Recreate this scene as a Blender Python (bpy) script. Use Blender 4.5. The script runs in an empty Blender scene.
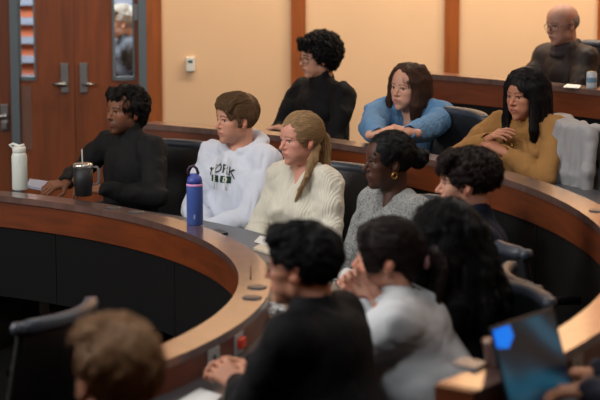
import bpy, math, random
import numpy as np
from mathutils import Vector, Matrix

random.seed(7)
rng = np.random.default_rng(7)
SC = bpy.context.scene
COL = SC.collection
PI = math.pi

# ------------------------------------------------------------------ camera
F_PX = 2000.0
CAM_H = 2.31
PITCH = math.atan(320 / F_PX)
CEN = (-2.67, 7.40)            # common centre of the horseshoe rows
cam_d = bpy.data.cameras.new('camera')
cam = bpy.data.objects.new('camera', cam_d)
COL.objects.link(cam)
cam.location = (0, 0, CAM_H)
cam.rotation_euler = (PI / 2 - PITCH, 0, 0)
cam_d.sensor_width = 36
cam_d.lens = F_PX * 36 / 600
cam_d.dof.use_dof = True
cam_d.dof.focus_distance = 9.4
cam_d.dof.aperture_fstop = 3.0
cam_d.clip_end = 100
SC.camera = cam


def W(px, py, z):
    """point of the photograph at height z"""
    u = (px - 300) / F_PX
    v = (py - 200) / F_PX
    d = (u, math.cos(PITCH) - v * math.sin(PITCH), -(math.sin(PITCH) + v * math.cos(PITCH)))
    t = (z - CAM_H) / d[2]
    return Vector((d[0] * t, d[1] * t, z))


def WY(px, py, y):
    """point of the photograph at depth y"""
    u = (px - 300) / F_PX
    v = (py - 200) / F_PX
    d = (u, math.cos(PITCH) - v * math.sin(PITCH), -(math.sin(PITCH) + v * math.cos(PITCH)))
    t = y / d[1]
    return Vector((d[0] * t, y, CAM_H + d[2] * t))


# ------------------------------------------------------------------ materials
def srgb(c):
    return tuple(((x / 255) / 12.92 if x / 255 <= .04045 else ((x / 255 + .055) / 1.055) ** 2.4) for x in c) + (1,)


def mat(name, col, rough=.6, metal=0, spec=.5, coat=0, cr=.25, bump=None, var=None, attr=False, sss=0, emit=0,
        trans=0, sheen=0, wood=None, alpha=1):
    m = bpy.data.materials.new(name)
    m.use_nodes = True
    nt = m.node_tree
    b = nt.nodes['Principled BSDF']
    c = srgb(col)
    b.inputs['Base Color'].default_value = c
    b.inputs['Roughness'].default_value = rough
    b.inputs['Metallic'].default_value = metal
    b.inputs['Specular IOR Level'].default_value = spec
    b.inputs['Coat Weight'].default_value = coat
    b.inputs['Coat Roughness'].default_value = cr
    b.inputs['Transmission Weight'].default_value = trans
    b.inputs['Sheen Weight'].default_value = sheen
    if sss:
        b.inputs['Subsurface Weight'].default_value = sss
        b.inputs['Subsurface Radius'].default_value = (.6, .25, .15)
        b.inputs['Subsurface Scale'].default_value = .012
    if emit:
        b.inputs['Emission Color'].default_value = c
        b.inputs['Emission Strength'].default_value = emit
    tc = nt.nodes.new('ShaderNodeTexCoord')
    src = None
    if attr:
        a = nt.nodes.new('ShaderNodeAttribute')
        a.attribute_name = 'Col'
        src = a.outputs['Color']
    if wood or var:
        mp = nt.nodes.new('ShaderNodeMapping')
        nt.links.new(tc.outputs['Object'], mp.inputs['Vector'])
        n = nt.nodes.new('ShaderNodeTexNoise')
        nt.links.new(mp.outputs['Vector'], n.inputs['Vector'])
        amt = .25
        if wood:
            mp.inputs['Scale'].default_value = wood
            n.inputs['Scale'].default_value = 3
            n.inputs['Detail'].default_value = 6
            n.inputs['Distortion'].default_value = .6
            amt = .28
        else:
            n.inputs['Scale'].default_value = var[0]
            n.inputs['Detail'].default_value = 4
            amt = var[1]
        r = nt.nodes.new('ShaderNodeMapRange')
        r.inputs['From Min'].default_value = .3
        r.inputs['From Max'].default_value = .7
        r.inputs['To Min'].default_value = 1 - amt
        r.inputs['To Max'].default_value = 1 + amt
        nt.links.new(n.outputs['Fac'], r.inputs['Value'])
        mx = nt.nodes.new('ShaderNodeMix')
        mx.data_type = 'RGBA'
        mx.blend_type = 'MULTIPLY'
        mx.clamp_result = False
        mx.inputs[0].default_value = 1
        if src:
            nt.links.new(src, mx.inputs[6])
        else:
            mx.inputs[6].default_value = c
        nt.links.new(r.outputs['Result'], mx.inputs[7])
        src = mx.outputs[2]
    if src:
        nt.links.new(src, b.inputs['Base Color'])
    if bump:
        kind, scale, stren = bump[:3]
        if kind == 'wave':
            t = nt.nodes.new('ShaderNodeTexWave')
            t.bands_direction = 'Y'
            t.inputs['Distortion'].default_value = 1.5
            t.inputs['Detail'].default_value = 2
        elif kind == 'wavez':
            t = nt.nodes.new('ShaderNodeTexWave')
            t.bands_direction = 'DIAGONAL'
            t.inputs['Distortion'].default_value = 3
        elif kind == 'knit':
            t = nt.nodes.new('ShaderNodeTexVoronoi')
        else:
            t = nt.nodes.new('ShaderNodeTexNoise')
            t.inputs['Detail'].default_value = 5
        t.inputs['Scale'].default_value = scale
        nt.links.new(tc.outputs['Object'], t.inputs['Vector'])
        bp = nt.nodes.new('ShaderNodeBump')
        bp.inputs['Strength'].default_value = stren
        bp.inputs['Distance'].default_value = bump[3] if len(bump) > 3 else .003
        nt.links.new(t.outputs[0], bp.inputs['Height'])
        nt.links.new(bp.outputs['Normal'], b.inputs['Normal'])
    return m


M = {}
M['wall'] = mat('cream wall paint', (224, 186, 146), .85, var=(1.3, .04), bump=('noise', 60, .05))
M['wood'] = mat('cherry wood desk', (104, 46, 13), .42, coat=.25, wood=(1.2, 1.2, 9))
M['ledge'] = mat('cherry wood ledge', (96, 72, 66), .32, coat=1, cr=.14, wood=(5, 5, 1))
M['door'] = mat('cherry wood door', (116, 55, 11), .5, coat=.15, wood=(7, 7, .6))
M['trim'] = mat('cherry wood trim', (144, 74, 20), .5, coat=.15, wood=(8, 8, .7))
M['panel'] = mat('black modesty panel', (9, 9, 10), .75, spec=.2, var=(30, .1))
M['counter'] = mat('grey laminate', (74, 75, 80), .34, var=(60, .08))
M['carpet'] = mat('charcoal carpet', (14, 14, 15), 1, spec=.05, var=(80, .35), bump=('noise', 200, .5))
M['ceil'] = mat('white ceiling', (200, 190, 175), .9, var=(20, .03))
M['metal'] = mat('brushed metal', (150, 150, 150), .35, metal=.9)
M['greymetal'] = mat('grey painted steel', (92, 104, 112), .5, metal=.2)
M['chairblack'] = mat('black leather', (16, 17, 19), .45, bump=('noise', 90, .15))
M['chairgrey'] = mat('dark grey leather', (54, 60, 70), .40, bump=('noise', 120, .1))
M['plastic'] = mat('black plastic', (20, 20, 22), .4)
M['glass'] = mat('door glass', (215, 225, 230), .03, trans=1, spec=.4)
M['whitep'] = mat('white plastic', (214, 214, 208), .4)
M['paper'] = mat('white paper', (232, 232, 230), .8)
M['disc'] = mat('grey grommet', (74, 76, 80), .4, metal=.4)
M['eyew'] = mat('eye', (255, 255, 255), .15, attr=True)
M['skin'] = mat('skin', (255, 255, 255), .5, attr=True, sss=.12, spec=.35, bump=('noise', 350, .04))
M['orange'] = mat('orange panels', (176, 92, 56), .7, var=(6, .1))
M['bluegrey'] = mat('blue grey strip', (140, 146, 160), .6)
M['gold'] = mat('gold', (230, 180, 90), .25, metal=1)


# ------------------------------------------------------------------ mesh helpers
class MB:
    def __init__(s):
        s.v = []
        s.f = []

    def add(s, vs, fs):
        o = len(s.v)
        s.v += [tuple(v) for v in vs]
        s.f += [tuple(i + o for i in f) for f in fs]

    def box(s, x0, x1, y0, y1, z0, z1, M4=None, bev=0):
        if bev:
            b = min(bev, abs(x1 - x0) / 2.01, abs(y1 - y0) / 2.01, abs(z1 - z0) / 2.01)
            import bmesh
            bm = bmesh.new()
            bmesh.ops.create_cube(bm, size=1)
            for v in bm.verts:
                v.co = Vector(((x0 + x1) / 2 + v.co.x * (x1 - x0), (y0 + y1) / 2 + v.co.y * (y1 - y0), (z0 + z1) / 2 + v.co.z * (z1 - z0)))
            bmesh.ops.bevel(bm, geom=list(bm.edges), offset=b, segments=2, affect='EDGES', profile=.5)
            bm.verts.index_update()
            vs = [v.co.copy() for v in bm.verts]
            fs = [[v.index for v in f.verts] for f in bm.faces]
            bm.free()
        else:
            vs = [Vector((x, y, z)) for x in (x0, x1) for y in (y0, y1) for z in (z0, z1)]
            fs = [(0, 1, 3, 2), (4, 6, 7, 5), (0, 4, 5, 1), (2, 3, 7, 6), (0, 2, 6, 4), (1, 5, 7, 3)]
        if M4:
            vs = [M4 @ v for v in vs]
        s.add(vs, fs)
        return s

    def tube(s, pts, r, n=12, cap=True):
        """swept tube; r number or list"""
        pts = [Vector(p) for p in pts]
        rs = r if isinstance(r, (list, tuple)) else [r] * len(pts)
        rings = []
        prev = None
        for i, p in enumerate(pts):
            d = (pts[min(i + 1, len(pts) - 1)] - pts[max(i - 1, 0)]).normalized()
            if prev is None:
                a = Vector((0, 0, 1)) if abs(d.z) < .9 else Vector((1, 0, 0))
                u = d.cross(a).normalized()
            else:
                u = (prev - d * prev.dot(d)).normalized()
            prev = u
            w = d.cross(u)
            rings.append([p + (u * math.cos(2 * PI * k / n) + w * math.sin(2 * PI * k / n)) * rs[i] for k in range(n)])
        vs = [v for rg in rings for v in rg]
        fs = []
        for i in range(len(pts) - 1):
            for k in range(n):
                a, b = i * n + k, i * n + (k + 1) % n
                fs.append((a, b, b + n, a + n))
        if cap:
            fs.append(tuple(range(n))[::-1])
            fs.append(tuple((len(pts) - 1) * n + k for k in range(n)))
        s.add(vs, fs)
        return s

    def lathe(s, prof, c=(0, 0, 0), n=28):
        """profile [(r,z)]"""
        vs = []
        for r, z in prof:
            vs += [Vector((c[0] + r * math.cos(2 * PI * k / n), c[1] + r * math.sin(2 * PI * k / n), c[2] + z)) for k in range(n)]
        fs = []
        for i in range(len(prof) - 1):
            for k in range(n):
                a, b = i * n + k, i * n + (k + 1) % n
                fs.append((a, b, b + n, a + n))
        fs.append(tuple(range(n))[::-1])
        fs.append(tuple((len(prof) - 1) * n + k for k in range(n)))
        s.add(vs, fs)
        return s

    def arc(s, R0, R1, z0, z1, a0, a1, c=(0, 0), n=None):
        """sector of a ring, angles in degrees"""
        n = n or max(4, int(abs(a1 - a0) / 1.2))
        vs = []
        for i in range(n + 1):
            a = math.radians(a0 + (a1 - a0) * i / n)
            for R, z in ((R0, z0), (R1, z0), (R1, z1), (R0, z1)):
                vs.append((c[0] + R * math.cos(a), c[1] + R * math.sin(a), z))
        fs = []
        for i in range(n):
            for k in range(4):
                a, b = i * 4 + k, i * 4 + (k + 1) % 4
                fs.append((a, a + 4, b + 4, b))
        fs.append((0, 1, 2, 3))
        fs.append(tuple(n * 4 + k for k in (3, 2, 1, 0)))
        s.add(vs, fs)
        return s

    def build(s, name, m, parent=None, smooth=False, loc=None):
        me = bpy.data.meshes.new(name)
        me.from_pydata(s.v, [], s.f)
        import bmesh
        bm = bmesh.new()
        bm.from_mesh(me)
        bmesh.ops.recalc_face_normals(bm, faces=bm.faces)
        bm.to_mesh(me)
        bm.free()
        if smooth:
            me.shade_smooth()
        o = bpy.data.objects.new(name, me)
        me.materials.append(m)
        COL.objects.link(o)
        if parent:
            o.parent = parent
        if loc is not None:
            o.location = loc
        return o


def tag(o, label=None, cat=None, group=None, kind=None):
    if label: o['label'] = label
    if cat: o['category'] = cat
    if group: o['group'] = group
    if kind: o['kind'] = kind
    return o


def empty(name, loc=(0, 0, 0), rz=0):
    o = bpy.data.objects.new(name, None)
    COL.objects.link(o)
    o.location = loc
    o.rotation_euler = (0, 0, rz)
    o.empty_display_size = .1
    return o


def copy_tree(o, parent=None):
    c = o.copy()
    COL.objects.link(c)
    c.parent = parent
    for ch in list(o.children):
        copy_tree(ch, c)
    return c


def shade_auto(o, ang=35):
    me = o.data
    me.shade_smooth()
    try:
        me.set_sharp_from_angle(angle=math.radians(ang))
    except Exception:
        pass


# ------------------------------------------------------------------ implicit surfaces
def v3(*a):
    return np.array(a, dtype=np.float64)


class Field:
    """ordered smooth unions / cuts of ellipsoids and tapered capsules, meshed with surface nets"""

    def __init__(s, k=.012):
        s.p = []
        s.k = k
        s.R = np.eye(3)
        s.t = np.zeros(3)
        s.sc = 1.0
        s.noise = []

    def frame(s, R=None, t=None, sc=1.0):
        s.R = np.eye(3) if R is None else np.array(R, float)
        s.t = np.zeros(3) if t is None else np.array(t, float)
        s.sc = sc

    def _w(s, p):
        return s.R @ (np.array(p, float) * s.sc) + s.t

    def ell(s, c, r, k=None, op='u', rot=None):
        R = s.R if rot is None else s.R @ np.array(rot, float)
        s.p.append(('e', s._w(c), np.array(r, float) * s.sc, R, s.k if k is None else k, op))

    def cap(s, a, b, ra, rb=None, k=None, op='u', flat=None):
        rb = ra if rb is None else rb
        s.p.append(('c', s._w(a), s._w(b), ra * s.sc, rb * s.sc, s.k if k is None else k, op))

    def chain(s, pts, rs, k=None, op='u'):
        for i in range(len(pts) - 1):
            s.cap(pts[i], pts[i + 1], rs[i], rs[i + 1], k, op)

    def half(s, c, n, k=None, op='s'):
        """cut away everything on the +n side of the plane through c"""
        n = s.R @ (np.array(n, float) / np.linalg.norm(n))
        s.p.append(('h', s._w(c), n, s.k if k is None else k, op))

    def bounds(s):
        lo = np.full(3, 1e9)
        hi = -lo
        for q in s.p:
            if q[-1] != 'u': continue
            if q[0] == 'e':
                r = np.sqrt(((q[3] * q[2][None, :]) ** 2).sum(1))
                lo = np.minimum(lo, q[1] - r)
                hi = np.maximum(hi, q[1] + r)
            else:
                lo = np.minimum(lo, np.minimum(q[1] - q[3], q[2] - q[4]))
                hi = np.maximum(hi, np.maximum(q[1] + q[3], q[2] + q[4]))
        return lo, hi

    def mesh(s, h):
        lo, hi = s.bounds()
        lo = lo - 3 * h - .012
        hi = hi + 3 * h + .012
        ax = [np.arange(lo[i], hi[i] + h, h).astype(np.float32) for i in range(3)]
        D = np.full([len(a) for a in ax], .05, dtype=np.float32)
        for q in s.p:
            if q[0] == 'h':
                sl = (slice(None),) * 3
            else:
                k = q[-2]
                if q[0] == 'e':
                    r = np.sqrt(((q[3] * q[2][None, :]) ** 2).sum(1))
                    l, u = q[1] - r, q[1] + r
                else:
                    l = np.minimum(q[1] - q[3], q[2] - q[4])
                    u = np.maximum(q[1] + q[3], q[2] + q[4])
                pad = k + 2 * h + .01
                sl = tuple(slice(max(0, int((l[i] - pad - lo[i]) / h)), max(1, int((u[i] + pad - lo[i]) / h) + 2)) for i in range(3))
            X = ax[0][sl[0]][:, None, None]
            Y = ax[1][sl[1]][None, :, None]
            Z = ax[2][sl[2]][None, None, :]
            if q[0] == 'e':
                R = q[3].astype(np.float32)
                c = q[1].astype(np.float32)
                r = q[2].astype(np.float32)
                x, y, z = X - c[0], Y - c[1], Z - c[2]
                a = [(x * R[0, i] + y * R[1, i] + z * R[2, i]) / r[i] for i in range(3)]
                k0 = np.sqrt(a[0] ** 2 + a[1] ** 2 + a[2] ** 2) + 1e-6
                k1 = np.sqrt((a[0] / r[0]) ** 2 + (a[1] / r[1]) ** 2 + (a[2] / r[2]) ** 2) + 1e-6
                d = k0 * (k0 - 1) / k1
            elif q[0] == 'c':
                a = q[1].astype(np.float32)
                b = q[2].astype(np.float32)
                ab = b - a
                L = float(ab @ ab) + 1e-9
                t = np.clip(((X - a[0]) * ab[0] + (Y - a[1]) * ab[1] + (Z - a[2]) * ab[2]) / L, 0, 1)
                d = np.sqrt((X - a[0] - ab[0] * t) ** 2 + (Y - a[1] - ab[1] * t) ** 2 + (Z - a[2] - ab[2] * t) ** 2) - (q[3] + (q[4] - q[3]) * t)
            else:
                n = q[2]
                d = -((X - q[1][0]) * n[0] + (Y - q[1][1]) * n[1] + (Z - q[1][2]) * n[2])
                # d>0 on the kept side; region to cut has d<0
            k = max(q[-2], 1e-5)
            A = D[sl]
            if q[-1] == 'u':
                hh = np.maximum(k - np.abs(A - d), 0) / k
                D[sl] = np.minimum(A, d) - hh * hh * k * .25
            else:
                d = -d
                hh = np.maximum(k - np.abs(A - d), 0) / k
                D[sl] = np.maximum(A, d) + hh * hh * k * .25
        if s.noise:
            X, Y, Z = ax[0][:, None, None], ax[1][None, :, None], ax[2][None, None, :]
            near = np.abs(D) < .05
            I = np.nonzero(near)
            P = np.stack([ax[0][I[0]], ax[1][I[1]], ax[2][I[2]]], 1)
            acc = np.zeros(len(P), np.float32)
            for fn in s.noise:
                acc += fn(P)
            D[I] += acc
        return nets(D, ax)


def sines(freq, amp, seed=0, n=10, aniso=(1, 1, 1), ridged=False):
    r = np.random.default_rng(seed)
    K = r.normal(size=(n, 3))
    K /= np.linalg.norm(K, axis=1)[:, None]
    K = (K * r.uniform(.6, 1.5, (n, 1)) * np.array(aniso)[None, :] * freq * 2 * PI).astype(np.float32)
    ph = r.uniform(0, 6.28, n).astype(np.float32)

    def fn(P):
        w = P + .25 / freq * np.sin(P[:, [1, 2, 0]] * freq * 4)
        v = np.sin(w @ K.T + ph).sum(1) / math.sqrt(n)
        if ridged:
            v = 1 - 2 * np.abs(v)
        return (v * amp).astype(np.float32)
    return fn


def nets(D, ax):
    ins = D < 0
    cnt = np.zeros([n - 1 for n in D.shape], np.int8)
    cr = []
    for i in (0, 1):
        for j in (0, 1):
            for k in (0, 1):
                cnt += ins[i:D.shape[0] - 1 + i, j:D.shape[1] - 1 + j, k:D.shape[2] - 1 + k]
    act = (cnt > 0) & (cnt < 8)
    I, J, K = np.nonzero(act)
    idx = np.full(act.shape, -1, np.int32)
    idx[I, J, K] = np.arange(len(I))
    acc = np.zeros((len(I), 3), np.float64)
    num = np.zeros(len(I))
    corners = [(i, j, k) for i in (0, 1) for j in (0, 1) for k in (0, 1)]
    pos = {}
    for c in corners:
        pos[c] = (np.stack([ax[0][I + c[0]], ax[1][J + c[1]], ax[2][K + c[2]]], 1), D[I + c[0], J + c[1], K + c[2]])
    for a in corners:
        for d in range(3):
            if a[d] == 1: continue
            b = list(a)
            b[d] = 1
            b = tuple(b)
            pa, da = pos[a]
            pb, db = pos[b]
            m = (da < 0) != (db < 0)
            t = np.where(m, da / np.where(m, da - db, 1), 0)
            acc += np.where(m[:, None], pa + (pb - pa) * t[:, None], 0)
            num += m
    V = acc / np.maximum(num, 1)[:, None]
    Q = []
    n0, n1, n2 = D.shape
    for d in range(3):
        s0 = [slice(0, n) for n in D.shape]
        s1 = [slice(0, n) for n in D.shape]
        s0[d] = slice(0, D.shape[d] - 1)
        s1[d] = slice(1, D.shape[d])
        A = ins[tuple(s0)]
        B = ins[tuple(s1)]
        e = [(d + 1) % 3, (d + 2) % 3]
        m = A != B
        G = list(np.nonzero(m))
        ok = (G[e[0]] > 0) & (G[e[1]] > 0) & (G[e[0]] < D.shape[e[0]] - 1) & (G[e[1]] < D.shape[e[1]] - 1)
        G = [g[ok] for g in G]
        flip = B[tuple(G)]

        def cell(o0, o1):
            g = [x.copy() for x in G]
            g[e[0]] -= o0
            g[e[1]] -= o1
            return idx[tuple(g)]
        q = np.stack([cell(1, 1), cell(0, 1), cell(0, 0), cell(1, 0)], 1)
        q[flip] = q[flip][:, ::-1]
        Q.append(q)
    Q = np.concatenate(Q)
    Q = Q[(Q >= 0).all(1)]
    return V.astype(np.float32), Q.astype(np.int32)


def relax(V, Q, it=1, w=.5):
    for _ in range(it):
        S = np.zeros_like(V)
        N = np.zeros(len(V))
        for a, b in ((0, 1), (1, 2), (2, 3), (3, 0)):
            np.add.at(S, Q[:, a], V[Q[:, b]])
            np.add.at(N, Q[:, a], 1)
            np.add.at(S, Q[:, b], V[Q[:, a]])
            np.add.at(N, Q[:, b], 1)
        V = V * (1 - w) + w * (S / np.maximum(N, 1)[:, None]).astype(np.float32)
    return V


def mesh_obj(name, parts, m, parent=None, cols=None):
    """parts: list of (V,Q); cols: list of per-vertex rgb arrays"""
    V = np.concatenate([p[0] for p in parts])
    off = np.cumsum([0] + [len(p[0]) for p in parts[:-1]])
    Q = np.concatenate([p[1] + o for p, o in zip(parts, off)])
    me = bpy.data.meshes.new(name)
    me.vertices.add(len(V))
    me.vertices.foreach_set('co', V.astype(np.float32).ravel())
    me.loops.add(len(Q) * 4)
    me.loops.foreach_set('vertex_index', Q.ravel())
    me.polygons.add(len(Q))
    me.polygons.foreach_set('loop_start', np.arange(0, len(Q) * 4, 4, dtype=np.int32))
    me.update(calc_edges=True)
    me.validate()
    me.shade_smooth()
    if cols is not None:
        C = np.concatenate(cols).astype(np.float32)
        C = np.concatenate([C, np.ones((len(C), 1), np.float32)], 1)
        at = me.color_attributes.new('Col', 'FLOAT_COLOR', 'POINT')
        at.data.foreach_set('color', C.ravel())
    me.materials.append(m)
    o = bpy.data.objects.new(name, me)
    COL.objects.link(o)
    if parent: o.parent = parent
    return o


def Rz(a):
    c, s = math.cos(a), math.sin(a)
    return np.array([[c, -s, 0], [s, c, 0], [0, 0, 1.]])


def Ry(a):
    c, s = math.cos(a), math.sin(a)
    return np.array([[c, 0, s], [0, 1, 0], [-s, 0, c]])


def Rx(a):
    c, s = math.cos(a), math.sin(a)
    return np.array([[1, 0, 0], [0, c, -s], [0, s, c]])


def unit(v):
    v = np.array(v, float)
    return v / (np.linalg.norm(v) + 1e-9)


# ------------------------------------------------------------------ people
def head_prims(F, sex='m', jaw=1.0, nose=1.0, beard=False, old=False, full=0.0):
    jw = (1.0 if sex == 'm' else .9) * jaw
    F.ell((-.014, 0, .036), (.096, .077, .084), k=.02)
    F.ell((.02, 0, .045), (.066, .066, .06), k=.03)               # forehead
    F.ell((.028, 0, -.030), (.057, .052 + full, .078), k=.03)      # face block
    F.ell((.022, 0, -.066), (.053, .044 * jw + full, .036), k=.025)  # jaw
    F.ell((.066, 0, -.096), (.017, .019 * jw, .015), k=.020)       # chin
    for s in (-1, 1):
        F.ell((.054, s * .038, -.018), (.022, .020, .018), k=.020)  # cheekbone
        F.ell((-.006, s * .050 * jw, -.056), (.022, .010, .020), k=.022)  # jaw corner
    for s in (-1, 1):
        F.ell((.046, s * .034, -.050), (.022, .018 + full, .022), k=.022)
    F.ell((.071, 0, .022), (.012, .046, .009), k=.014)             # brow
    for s in (-1, 1):
        F.ell((.094, s * .031, .003), (.017, .0145, .010), k=.009, op='s')
    F.cap((.079, 0, .012), (.102 * (.5 + .5 * nose), 0, -.024), .0062, .0092 * nose, k=.009)
    F.ell((.100, 0, -.027), (.013, .0100 * nose, .0085), k=.006)
    for s in (-1, 1):
        F.ell((.087, s * .0115 * nose, -.029), (.0095, .0062, .0068), k=.005)
    F.ell((.0775, 0, -.056), (.0115, .020, .014), k=.018)            # muzzle
    F.ell((.0855, 0, -.0535), (.0070, .0205, .0044), k=.006)         # upper lip
    F.ell((.0840, 0, -.0635), (.0070, .0175, .0050), k=.006)       # lower lip
    F.ell((.0945, 0, -.0585), (.007, .019, .0010), k=.003, op='s')
    for s in (-1, 1):
        F.cap((.0835, s * .019, .0115), (.0805, s * .031, .0150), .0032, .0036, k=.005)   # upper lid
        F.cap((.0805, s * .031, .0150), (.071, s * .044, .0095), .0036, .0030, k=.005)
        F.cap((.080, s * .021, -.0075), (.071, s * .042, -.0065), .0032, .0028, k=.006)   # lower lid
        # ear
        rot = Rz(s * .45) @ Ry(-.2)
        F.ell((-.010, s * .079, -.004), (.020, .0068, .034), k=.004, rot=rot)
        F.ell((-.002, s * .086, .001), (.010, .006, .018), k=.004, op='s', rot=rot)
        F.ell((-.002, s * .077, -.028), (.009, .005, .009), k=.005, rot=rot)


def head_cols(V, Rh, th, sc, skin, lip, brow, stub=None, browth=.0035, hairline=None):
    P = (V - th) @ Rh / sc            # into the head frame
    C = np.tile(np.array(srgb(skin)[:3]), (len(V), 1))
    x, y, z = P[:, 0], P[:, 1], P[:, 2]

    def mix(mask, col):
        mask = np.clip(mask, 0, 1)[:, None]
        C[:] = C * (1 - mask) + np.array(srgb(col)[:3]) * mask
    # warmer cheeks, nose, ears
    red = tuple(min(255, int(c * f)) for c, f in zip(skin, (1.0, .90, .86)))
    for s in (-1, 1):
        mix(.22 * np.exp(-(((x - .06) / .03) ** 2 + ((y - s * .042) / .022) ** 2 + ((z + .03) / .02) ** 2)), red)
        mix(.6 * (np.abs(y) > .074), red)
    mix(.5 * np.exp(-(((x - .1) / .02) ** 2 + (y / .015) ** 2 + ((z + .026) / .014) ** 2)), red)
    if stub:
        m = ((z < -.035) & (x > -.03) & (z > -.12)).astype(float) * np.clip((-.030 - z) / .02, 0, 1)
        m *= np.where((np.abs(y) < .02) & (z > -.068) & (z < -.048), .0, 1)
        m = np.maximum(m, ((z < -.036) & (z > -.049) & (np.abs(y) < .03) & (x > .07)).astype(float))
        mix(m * stub[1], stub[0])
    m = ((np.abs(z + .0585) < .0105 * (1 - (np.abs(y) / .026) ** 2)) & (np.abs(y) < .024) & (x > .075)).astype(float)
    mix(m * .65, lip)
    m = ((np.abs(z + .0585) < .0016) & (np.abs(y) < .022) & (x > .07)).astype(float)
    mix(m * .6, tuple(int(c * .45) for c in lip))
    for s in (-1, 1):
        yy = s * y
        arch = .0245 - .35 * np.clip(yy - .034, 0, 1) + .12 * np.clip(yy - .012, 0, .022)
        m = ((np.abs(z - arch) < browth) & (yy > .011) & (yy < .052) & (x > .04)).astype(float)
        mix(m * .85, brow)
        # lash line
        m = ((np.abs(z - (.0105 - .12 * np.abs(yy - .031))) < .0026) & (yy > .017) & (yy < .047) & (x > .06)).astype(float)
        mix(m * .7, (24, 18, 16))
    return C


def hand_prims(F, wrist, direction, back, side, curl=(.5, .6, .4), spread=.06, thumb=.5, sc=1.0):
    """side +1: thumb on the left of (dir, back) frame"""
    x = unit(direction)
    z = unit(np.array(back, float) - x * (np.array(back, float) @ x))
    y = np.cross(z, x) * side
    R = np.stack([x, y, z], 1)
    F.frame(R, wrist, sc)
    k = .006
    F.cap((-.05, 0, 0), (.005, 0, 0), .024, .023, k=.012)
    for yy, r in ((.027, .0135), (.009, .0145), (-.010, .014), (-.027, .0125)):
        F.cap((.008, yy * .6, 0), (.082, yy * 1.05, .002), r, r * .86, k=.012)
    L = ((.031, .044, .026, .021), (.0105, .049, .029, .022), (-.0105, .046, .027, .021), (-.030, .036, .021, .018))
    for i, (yy, a, b, c) in enumerate(L):
        p = v3(.085, yy, .0)
        ang = 0
        sp = spread * (1.5 - i)
        r = .0088 if i < 3 else .0076
        for j, l in enumerate((a, b, c)):
            ang += curl[j] * (1 + .08 * i)
            d = v3(math.cos(ang) * math.cos(sp), math.cos(ang) * math.sin(sp), -math.sin(ang))
            q = p + d * l
            F.cap(p, q, r * (1 - .07 * j), r * (1 - .07 * (j + 1)), k=.003 if j else .007)
            p = q
    # thumb
    p = v3(.016, .022, -.004)
    d1 = unit(v3(.62, .62, -.28 - .3 * thumb))
    q = p + d1 * .045
    F.cap(p, q, .0150, .0118, k=.012)
    d2 = unit(v3(.86, .35 - .5 * thumb, -.22 - .4 * thumb))
    r_ = q + d2 * .032
    F.cap(q, r_, .0108, .0098, k=.004)
    d3 = unit(v3(.93, .05 - .5 * thumb, -.15 - .4 * thumb))
    F.cap(r_, r_ + d3 * .026, .0096, .0078, k=.003)
    F.frame()


def ik(S, Wt, l1, l2, pole):
    S = np.array(S, float)
    Wt = np.array(Wt, float)
    d = Wt - S
    L = np.linalg.norm(d)
    mx = (l1 + l2) * .995
    if L > mx:
        f = L / mx
        l1 *= f
        l2 *= f
    a = (l1 * l1 - l2 * l2 + L * L) / (2 * L)
    h = math.sqrt(max(l1 * l1 - a * a, 0))
    n = d / L
    p = np.array(pole, float)
    p = unit(p - n * (p @ n))
    return S + n * a + p * h


# hair -------------------------------------------------------------
def cut_face(F, x=.102, z=-.036, rx=.078, ry=.068, rz=.092, k=.008):
    F.ell((x, 0, z), (rx, ry, rz), k=k, op='s')


def locks_on(F, n, seed, r=(.010, .018), rad=(.112, .095, .102), c=(-.018, 0, .04), zmin=-.5, facecut=True, L=.03, down=.6, xmax=2):
    rr = np.random.default_rng(seed)
    for _ in range(n):
        d = unit(rr.normal(size=3))
        if d[2] < zmin or d[0] > xmax: continue
        if facecut and d[0] > .35 and d[2] < .45: continue
        p = np.array(c) + d * np.array(rad)
        t = unit(rr.normal(size=3) * .7 + np.array([0, 0, -down]))
        t = t - d * (t @ d)
        q = p + t * L * rr.uniform(.6, 1.3)
        F.cap(p, q, rr.uniform(*r), rr.uniform(*r) * .7, k=.004)


def hair_short(F, grow=.008, fringe=True, low=-.052, seed=1):
    F.ell((-.018, 0, .040), (.100 + grow, .080 + grow, .088 + grow), k=.01)
    cut_face(F, x=.104, z=-.040, rx=.078, ry=.075, rz=.098)
    for s in (-1, 1):
        F.ell((.002, s * .090, -.018), (.030, .03, .040), k=.005, op='s')
        F.ell((.05, s * .09, -.03), (.05, .04, .06), k=.006, op='s')
    F.half((0, 0, low), (0.25, 0, -1), k=.006)
    if fringe:
        rr = np.random.default_rng(seed)
        for i in range(16):
            y = -.055 + .11 * i / 15
            x = .072 - 9 * y * y
            F.chain([(x - .06, y, .118 - 5 * y * y), (x + .004, y + .006, .108 - 5 * y * y), (x + .022 + rr.uniform(-.004, .004), y + .014, .078 + rr.uniform(-.008, .006))],
                    [.018, .014, .006], k=.006)


HAIR_FLOW = {}


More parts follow.
